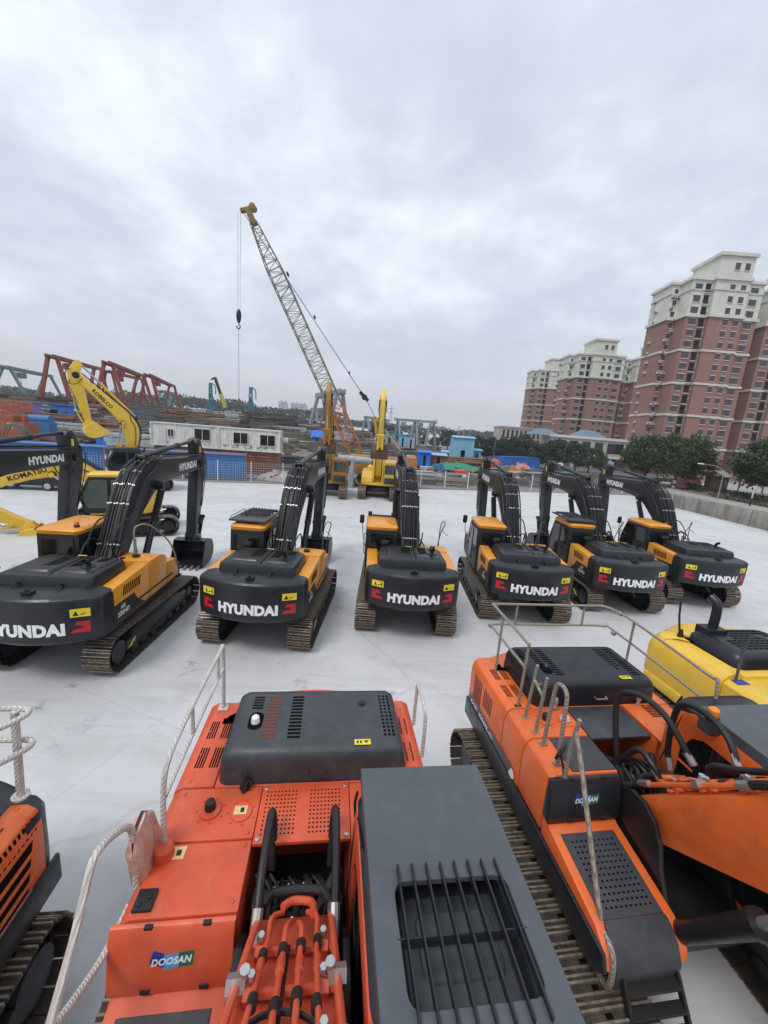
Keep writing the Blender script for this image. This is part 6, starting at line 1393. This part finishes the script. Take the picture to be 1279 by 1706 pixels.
for i, (x, y) in enumerate(((45.5, 56), (49, 60), (50.5, 57), (47, 62), (53, 62), (55, 58))): bare_tree(x, y, 1.44, 5.0 + i % 3, 60 + i, 'bare leafless street trees between the evergreen pairs', 'bare street trees')
def hedge(pts, w, h, z, seed, label, leaf=LEAFD):
    R = random.Random(seed); mb = MB(); P = []
    for i in range(len(pts) - 1):
        a, b = Vector((*pts[i], z)), Vector((*pts[i + 1], z)); n = int((b - a).length * 60)
        for _ in range(n): P.append(a.lerp(b, R.random()) + Vector((R.uniform(-w, w) / 2, R.uniform(-w, w) / 2, h * R.random() ** .6)))
    leaf_cards(mb, P, R, .10, .22); return tag(mb.build('hedge', leaf, None, recalc=False), label, 'hedge')
hedge([(39.0, 5), (39.3, 36), (38.9, 47)], 1.0, .35, 1.44, 1, 'low scrappy hedge along the top of the retaining wall', m_leaf('dry_hedge_leaf', (.05, .04, .025), (.10, .075, .045), (.16, .13, .07)))
hedge([(42.5, 5), (42.8, 38), (42.0, 54), (44.5, 60)], 1.3, .8, 1.44, 2, 'dark clipped hedge behind the planting bed')
hedge([(38.6, 58), (44, 66), (52, 70)], 1.2, .7, 1.3, 3, 'dark hedge under the pair of broad evergreens')
mb = MB(); mb.box(-5, 5, -.1, .1, 0, 1.7); o = mb.build('garden_wall', plain('white_render', (.62, .62, .60), .8), None, bevel=.02); o.location = (50.5, 50.0, 1.42); o.rotation_euler = (0, 0, radians(62)); tag(o, 'white garden wall behind the hedge at the right', 'wall')
mb = MB(); mb.prism([(-3, 0), (-2.4, 1.0), (-.6, 1.7), (1.6, 1.5), (3, 0)], -1.2, 1.2, 'y'); o = mb.build('tarpaulin', PINK, None, bevel=.3); o.location = (44.2, 58.5, 1.43); o.rotation_euler = (0, 0, .6); tag(o, 'faded pink tarpaulin mound under the broad evergreens', 'tarpaulin')
r = empty('guard_booth', 'small brown guard booth with a grey pitched roof', 'booth', (46.4, 56.0, 1.43), radians(30)); mb = MB(); mb.box(-1, 1, -1, 1, 0, 2.1); part(mb, 'wall', m_corr('booth_wood', (.10, .06, .045), .2), r); mb = MB(); mb.prism([(-1.4, 2.05), (0, 2.8), (1.4, 2.05), (1.4, 2.15), (0, 2.92), (-1.4, 2.15)], -1.4, 1.4); part(mb, 'roof', PAVE, r); mb = MB(); mb.box(-.3, .3, -1.03, -1.001, 1.0, 1.6); part(mb, 'window', GLASS, r)
def lamp(loc, rz, h, reach, label, group='street lamps'):
    r = empty('street_lamp', label, 'street lamp', loc, rz, group); mb = MB(); mb.tube([(0, 0, 0), (0, 0, h * .5), (0, 0, h)], [.07, .055, .04], 8); mb.box(-.15, .15, -.15, .15, 0, .08); part(mb, 'post', GGREYP, r); mb = MB(); mb.tube([(0, 0, h - .02), (-reach * .4, 0, h + .35), (-reach, 0, h + .5)], .028, 7, k=4); part(mb, 'arm', GGREYP, r)
    mb = MB(); mb.loft([[(x, y, z) for x, y in rrect(-reach - .55 + i, -reach + .05 - i, -.13 + i, .13 - i, .06)] for z, i in ((h + .44, .02), (h + .49, 0), (h + .55, .05))]); part(mb, 'lamp_head', PVC, r); return r
GGREYP = plain('galvanised_post', (.26, .265, .265), .55, .3)
lamp((36.6, 43.5, 1.43), radians(-30), 3.3, 1.9, 'slim grey street lamp with a bent arm above the retaining wall'); lamp((52, 47, 1.43), radians(10), 6.4, 1.9, 'street lamp with a curved pale arm before the right edge of the big tower')
q = at(820, 772, 88); lamp((q.x, q.y, 0), pi, 6.3, 2.6, 'street lamp with a long arm left of the roadside tree row')
mb = MB(); mb.cyl((0, 0, 0), (0, 0, .9), .07, seg=10, m=1); mb.cyl((0, 0, .9), (0, 0, 2.0), .05, seg=10); mb.box(-.1, .1, -.1, .1, 2.0, 2.12); o = mb.build('marker_post', [PVC, BLK], None); o.location = (36.4, 39.3, 1.43); tag(o, 'short post, white above and black below, on the wall top', 'post')
for i, (px, py, m_, rz, lab) in enumerate(((947, 776, CARW, .5, 'white car parked before the colonnade, nearer one'), (957, 773, CARW, .6, 'white car parked before the colonnade, half hidden by the other'), (925, 774, CARS, 1.2, 'silver car parked under the roadside trees'), (932, 780, CARW, 1.0, 'white car parked nearest the raised excavator arm'), (905, 768, CARB, 1.2, 'black car parked under the roadside trees'), (912, 765, CARW, 1.0, 'white car parked deepest under the roadside trees'), (1010, 785, CARB, .3, 'black car parked before the dark shopfront'), (890, 762, CARR, 1.0, 'red car parked behind the blue container'))):
    q = atz(px, py, 0); car((q.x, q.y, 0), rz, m_, lab, 'cars parked along the street')
# ---- low buildings
CREAM = m_dirt('cream_render', ((.40, .37, .32), (.48, .45, .40), (.55, .52, .47)), .25); SLATE = plain('blue_grey_roof', (.14, .19, .24), .6); WHITEB = plain('white_moulding', (.66, .66, .63), .7)
def hip(mb, x0, x1, y0, y1, z0, z1, i): mb.loft([[(x0, y0, z0), (x1, y0, z0), (x1, y1, z0), (x0, y1, z0)], [(x0 + i, y0 + i, z1), (x1 - i, y0 + i, z1), (x1 - i, y1 - i, z1), (x0 + i, y1 - i, z1)]])
r = empty('shop_building', 'low cream building with tall upper windows, a colonnade and a dark shopfront', 'building', (64, 128, 0)); mb = MB(); mb.box(-12, 22, 0, 12, 3.6, 9.0); mb.box(-12, 22, 3.0, 12, 0, 3.6); mb.box(16, 22, -.6, 3, 0, 9.0); part(mb, 'wall', CREAM, r)
mb = MB(); mb.box(-12.3, 22.3, -.4, 12.3, 9.0, 9.8); mb.box(-12.2, 22.2, -.3, 12.2, 3.5, 3.9); part(mb, 'cornice', WHITEB, r)
for i in range(7): x = -11 + i * 3; mb = MB(); mb.box(x - .4, x + .4, 0, .8, 0, 3.5); part(mb, 'column', CREAM, r)
for i in range(8): x = -9.5 + i * 4 if i < 5 else 9 + (i - 5) * 3.4; mb = MB(); mb.box(x - 1.3, x + 1.3, -.06, -.002, 5.0, 8.2, 1); mb.box(x - .05, x + .05, -.12, -.061, 5.0, 8.2); mb.box(x - 1.3, x + 1.3, -.12, -.061, 7.2, 7.3); mb.box(x - .7, x - .62, -.12, -.061, 5.0, 8.2); mb.box(x + .62, x + .7, -.12, -.061, 5.0, 8.2); part(mb, 'window', [BLK, GLASS], r)
mb = MB(); mb.box(8.5, 16, -.1, 3, 0, 3.2); part(mb, 'shopfront', plain('dark_shopfront', (.04, .028, .035), .3), r); mb = MB(); mb.box(8.3, 16.2, -.5, -.1, 3.0, 3.48); part(mb, 'fascia', CRUSTRED, r); mb = MB(); mb.box(6.2, 8.2, -.15, -.05, .4, 2.6); part(mb, 'poster', CSKY, r)
mb = MB(); hip(mb, -4, 6, 2, 10, 9.81, 12.0, 3.2); hip(mb, -18, -9, 3, 10, 9.4, 11.6, 3); part(mb, 'hip_roof', SLATE, r)
r = empty('long_building', 'long low cream building with many slots before the farthest tower', 'building', (66, 205, 0)); mb = MB(); mb.box(-10, 18, 0, 14, 0, 13.5); mb.box(-10.3, 18.3, -.3, 14.3, 13.5, 14.3); part(mb, 'wall', CREAM, r)
for i in range(12): x = -8.5 + i * 2.2; mb = MB(); mb.box(x - .5, x + .5, -.05, -.002, 9, 12.6); part(mb, 'window', GLASS, r)
# ---- apartment towers
def m_brick():
    m = NT('tower_brick'); a = m.noise(.06, 4, .6); base = m.ramp(a, [(.3, (.285, .145, .110)), (.5, (.32, .170, .132)), (.7, (.35, .195, .158))])
    b = m.n('ShaderNodeTexBrick'); b.inputs['Scale'].default_value = 3.0; b.inputs['Color1'].default_value = (1, 1, 1, 1); b.inputs['Color2'].default_value = (.86, .86, .86, 1); b.inputs['Mortar'].default_value = (.8, .8, .8, 1); b.inputs['Mortar Size'].default_value = .012
    mp = m.n('ShaderNodeMapping'); mp.inputs['Rotation'].default_value = (pi / 2, 0, 0); m.l(m.tc.outputs['Object'], mp.inputs[0]); m.l(mp.outputs[0], b.inputs['Vector'])
    base = m.mix(1.0, base, b.outputs['Color'], 'MULTIPLY'); st = m.noise(.5, 6, .7, stretch=(1, 1, .15)); base = m.mix(m.ramp(st, [(.5, 0.0), (.75, .3)]), base, (.14, .075, .065))
    m.l(base, m.b.inputs['Base Color']); m.b.inputs['Roughness'].default_value = .85; return m.mat
BRICK = m_brick(); TWHITE = m_dirt('tower_white_render', ((.56, .56, .48), (.68, .68, .60), (.74, .74, .67)), .35)
BRICKR = plain('red_tile_facing', (.27, .088, .062), .8)
A_OUT = [(-2.4, 13), (-2.4, 4.4), (0, 4.4), (0, 0), (5.4, 0), (5.4, -1.2), (14.4, -1.2), (14.4, .9), (15.0, .9), (15.0, .2), (19.4, .2), (19.4, 13)]
def grow_out(P, d):
    c = []
    n = len(P)
    for i in range(n):
        a, b, q = Vector(P[i - 1]), Vector(P[i]), Vector(P[(i + 1) % n]); e0 = (b - a).normalized(); e1 = (q - b).normalized(); n0, n1 = Vector((e0.y, -e0.x)), Vector((e1.y, -e1.x)); m_ = n0 + n1; k_ = m_.dot(n0); c.append(tuple(b + m_ / k_ * d))
    return c
def make_tower():
    r = empty('apartment_tower', 'x', 'apartment tower'); F = 2.9
    mb = MB(); mb.prism(A_OUT, 0, 43.5, 'z'); part(mb, 'brick_wall', BRICK, r)
    mb = MB(); mb.prism(A_OUT, 43.5, 53.0, 'z'); mb.box(5.4, 14.4, -1.2, 9, 53.0, 58.4); part(mb, 'white_wall', TWHITE, r)
    mb = MB()
    O = grow_out(A_OUT, .22)
    for z in (8.7, 17.4, 26.1, 34.8): mb.prism(O, z - .3, z + .25, 'z')
    O2 = grow_out(A_OUT, .45); mb.prism(O2, 43.3, 44.0, 'z'); mb.prism(O2, 52.6, 53.3, 'z'); mb.prism(O, 50.1, 50.35, 'z'); mb.box(4.9, 14.9, -1.7, 9.5, 58.4, 59.2)
    part(mb, 'cornice', TWHITE, r)
    mb = MB(); mb.box(5.34, 5.46, -.08, .04, .5, 43.2); part(mb, 'downpipe', WHITEB, r)
    mb = MB()
    for a, b in zip(A_OUT, A_OUT[1:] + A_OUT[:1]):
        mb.bar((*a, 54.1), (*b, 54.1), .06, .06); mb.bar((*a, 53.7), (*b, 53.7), .04, .04); n = max(1, int((Vector(b) - Vector(a)).length / 1.5))
        for i in range(n): q = Vector(a).lerp(Vector(b), i / n); mb.box(q.x - .03, q.x + .03, q.y - .03, q.y + .03, 53.3, 54.1)
    part(mb, 'roof_railing', WHITEB, r)
    def window(x, y, z, w, h, nm='window'):
        key = ('tw', nm, w, h)
        def mk():
            m2 = MB(); m2.box(-w / 2, w / 2, -.02, .0, 0, h, 1)
            for xx in (-w / 2, 0, w / 2): m2.box(xx - .045, xx + .045, -.06, -.021, -.04, h + .04)
            for zz in (0, h): m2.box(-w / 2, w / 2, -.058, -.0215, zz - .045, zz + .045)
            m2.box(-w / 2 - .15, w / 2 + .15, -.18, -.022, -.2, -.06, 2); m2.box(-w / 2 - .12, w / 2 + .12, -.12, -.022, h + .07, h + .2, 2)
            return m2.build(nm, [BLK, TGLASS, WHITEB], None)
        o = cached(key, mk); o.parent = r; o.location = (x, y - .004, z)
    for k in range(1, 18):
        z = F * k + .85
        window(1.8, 0, z, 1.8, 1.5); window(9.9, -1.2, z, 1.2, 1.4); window(12.7, -1.2, z, 1.2, 1.4); window(17.0, .2, z, 1.9, 1.5); window(-1.1, 4.4, z, .9, 1.3)
        key = ('balcony',)
        def mkb():
            m2 = MB(); m2.box(-.72, .72, -.015, .0, -.35, 1.75, 1); m2.box(-.85, .85, -.5, -.016, -.75, -.6, 0); 
            for i in range(9): m2.box(-.8 + i * .2 - .02, -.8 + i * .2 + .02, -.48, -.44, -.6, .25, 2)
            m2.box(-.85, .85, -.5, -.42, .25, .32, 2); return m2.build('balcony', [WHITEB, HOLE, BLK], None)
        o = cached(key, mkb); o.parent = r; o.location = (4.3, -.004, z)
        def mka():
            m2 = MB(); m2.box(-.45, .45, -.5, -.05, 0, .65); m2.box(-.5, .5, -.6, -.0, -.12, -.02, 1); m2.lathe([(.22, -.51), (.24, -.505)], (0, 0, .33), axis='y', seg=10, m=1); return m2.build('air_conditioner', [PVC, BLK], None)
        for x, y in ((-.55, 4.39), (-1.8, 4.39)):
            if RND.random() < .7: o = cached(('ac',), mka); o.parent = r; o.location = (x, y, z - 1.0 + RND.uniform(-.2, .2))
        if RND.random() < .8: o = cached(('ac',), mka); o.parent = r; o.location = (-2.4, 9.5 + RND.uniform(-.4, 1.5), z - .4); o.rotation_euler = (0, 0, -pi / 2)
        if RND.random() < .5: o = cached(('ac',), mka); o.parent = r; o.location = (14.7, .88, z - .7)
    window(10.0, -1.2, 55.2, 1.2, 1.6); window(12.6, -1.2, 55.2, 1.2, 1.6)
    mb = MB(); mb.box(14.42, 14.98, .86, .895, 3, 52); mb.box(14.42, 14.98, -1.0, -.9, .0, .1); part(mb, 'recess_shade', HOLE, r)  # near-black sheet at the back of the slot, its shade put into colour
    return r
TGLASS = plain('tower_window_glass', (.055, .060, .063), .12)
tw = make_tower(); tw.location = (78.0, 117, 0); tw['label'] = 'nearest red brick apartment tower with a cream top and roof penthouse'
for loc, lab in (((102.4, 119.6, 0), 'brick apartment tower cut off by the right edge, set back beside the nearest one'), ((77.6, 177.7, -7.7), 'middle brick apartment tower with its whole cream penthouse showing'), ((102.8, 178.0, -7.7), 'brick apartment tower showing only a strip between the middle and nearest ones'), ((78.6, 226, -6.8), 'farthest and smallest brick apartment tower on the left of the group'), ((106, 227, -6.8), 'brick apartment tower hidden behind the middle one')):
    o = copy_tree(tw); o.location = loc; o['label'] = lab
# ---- far wooded ridge and far blocks
def wood(name, pts, label, seed, n, h, s):
    R = random.Random(seed); mb = MB(); P = []
    for _ in range(n):
        t = R.random() * (len(pts) - 1); i = int(t); a, b = Vector(pts[i]), Vector(pts[i + 1]); q = a.lerp(b, t - i); hh = h * (.65 + .5 * noise.noise(Vector((q.x * .045, q.y * .045, 3)))); P.append(q + Vector((R.uniform(-8, 8), R.uniform(0, 40), hh * R.random() ** .7)))
    leaf_cards(mb, P, R, s * .6, s * 1.3); tag(mb.build(name, HILLG, None, recalc=False), label, 'woodland', kind='stuff')
wood('far_woodland', [at(-150, 655, 330), at(0, 668, 330), at(90, 672, 340), at(200, 672, 345), at(330, 678, 350), at(420, 696, 360), at(560, 703, 380)], 'dark wooded ridge along the horizon behind the stacks', 3, 9000, 15, 1.7)
wood('far_woodland', [at(540, 706, 420), at(640, 716, 420), at(760, 728, 430), at(860, 738, 430)], 'low far woodland along the horizon behind the huts', 4, 4500, 11, 1.6)
FARB = m_dirt('hazy_far_render', ((.46, .46, .46), (.52, .52, .53), (.58, .58, .59)), .05)
def far_block(px0, px1, pt, Y, label, n):
    a, b = at(px0, pt, Y), at(px1, pt, Y); w = b.x - a.x; r = empty('far_tower_block', label, 'tower block', ((a.x + b.x) / 2, Y, 0), 0, 'far tower blocks'); mb = MB(); h = a.z
    for i in range(n): x0 = -w / 2 + w * i / n; mb.box(x0 + .4, x0 + w / n - .4, -6 + (i % 2), 8, -5, h - 2 * (i % 2)); mb.box(x0 + w / n * .35, x0 + w / n * .65, -3, 4, h - 2 * (i % 2), h + 2.5)
    part(mb, 'wall', FARB, r); mb = MB()
    for i in range(n):
        for k in range(int(h / 3.2)): x0 = -w / 2 + w * (i + .5) / n; mb.box(x0 - w / n * .3, x0 - w / n * .1, -6.05 + (i % 2), -6.01 + (i % 2), 2 + k * 3.2, 3.4 + k * 3.2); mb.box(x0 + w / n * .1, x0 + w / n * .3, -6.05 + (i % 2), -6.01 + (i % 2), 2 + k * 3.2, 3.4 + k * 3.2)
    p_ = part(mb, 'window', DGREY, r); p_['kind'] = 'stuff'
far_block(465, 479, 669, 800, 'pair of pale far tower blocks, left group on the horizon', 2); far_block(485, 511, 672, 820, 'row of pale far tower blocks, right group on the horizon', 4); far_block(186, 203, 650, 900, 'hazy far tower block seen between the red gantry legs', 2)
def pylon(px, pt, pb, Y, label):
    a, b = at(px, pb, Y), at(px, pt, Y); mb = MB(); h = b.z; r = empty('power_pylon', label, 'pylon', (a.x, Y, 0), 0, 'power line pylons')
    for s, q in ((-1, -1), (1, -1), (1, 1), (-1, 1)): mb.bar((s * 1.6, q * 1.6, 0), (s * .15, q * .15, h), .22, .22)
    for f, w in ((.7, 4.5), (.82, 3.6), (.93, 2.6)): mb.bar((-w, 0, h * f), (w, 0, h * f), .2, .2)
    for i in range(8): z0, z1 = h * i / 9, h * (i + 1) / 9; w0, w1 = 1.6 - 1.45 * i / 9, 1.6 - 1.45 * (i + 1) / 9; mb.bar((-w0, -w0, z0), (w1, -w1, z1), .12, .12); mb.bar((w0, w0, z0), (-w1, w1, z1), .12, .12)
    part(mb, 'lattice_tower', GGREY, r)
pylon(649, 676, 722, 260, 'slim power pylon right of the tall yellow mast'); pylon(723, 698, 730, 420, 'far power pylon beyond the rightmost gantry crane')
for i, px in enumerate((742, 754, 763, 771, 782)):
    a = at(px, 728, 330); mb = MB(); mb.cyl((0, 0, 0), (0, 0, a.z + 5 + 2 * (i % 3)), .3, seg=6); mb.bar((-2, 0, a.z + 4 + 2 * (i % 3)), (2, 0, a.z + 4 + 2 * (i % 3)), .2, .2); o = mb.build('utility_pole', GGREY, None); o.location = (a.x, 330, 0); tag(o, 'thin far utility poles on the horizon left of the long building', 'pole', 'far utility poles')

# ---- air
mb = MB(); mb.box(-700, 700, -60, 1050, -1.1, 75); hz_ = mb.build('haze', None, None)
hm = bpy.data.materials.new('haze_air'); hm.use_nodes = True; hn = hm.node_tree; hn.nodes.clear(); ho_ = hn.nodes.new('ShaderNodeOutputMaterial'); hp = hn.nodes.new('ShaderNodeVolumePrincipled'); hp.inputs['Color'].default_value = (.86, .90, .97, 1); hp.inputs['Density'].default_value = .0005; hp.inputs['Anisotropy'].default_value = .2
hn.links.new(hp.outputs[0], ho_.inputs['Volume']); hz_.data.materials.clear(); hz_.data.materials.append(hm); tag(hz_, 'thin pale haze over the yard and the distant towers', 'haze', kind='stuff')
scn.cycles.volume_bounces = 0; scn.cycles.volume_step_rate = 10
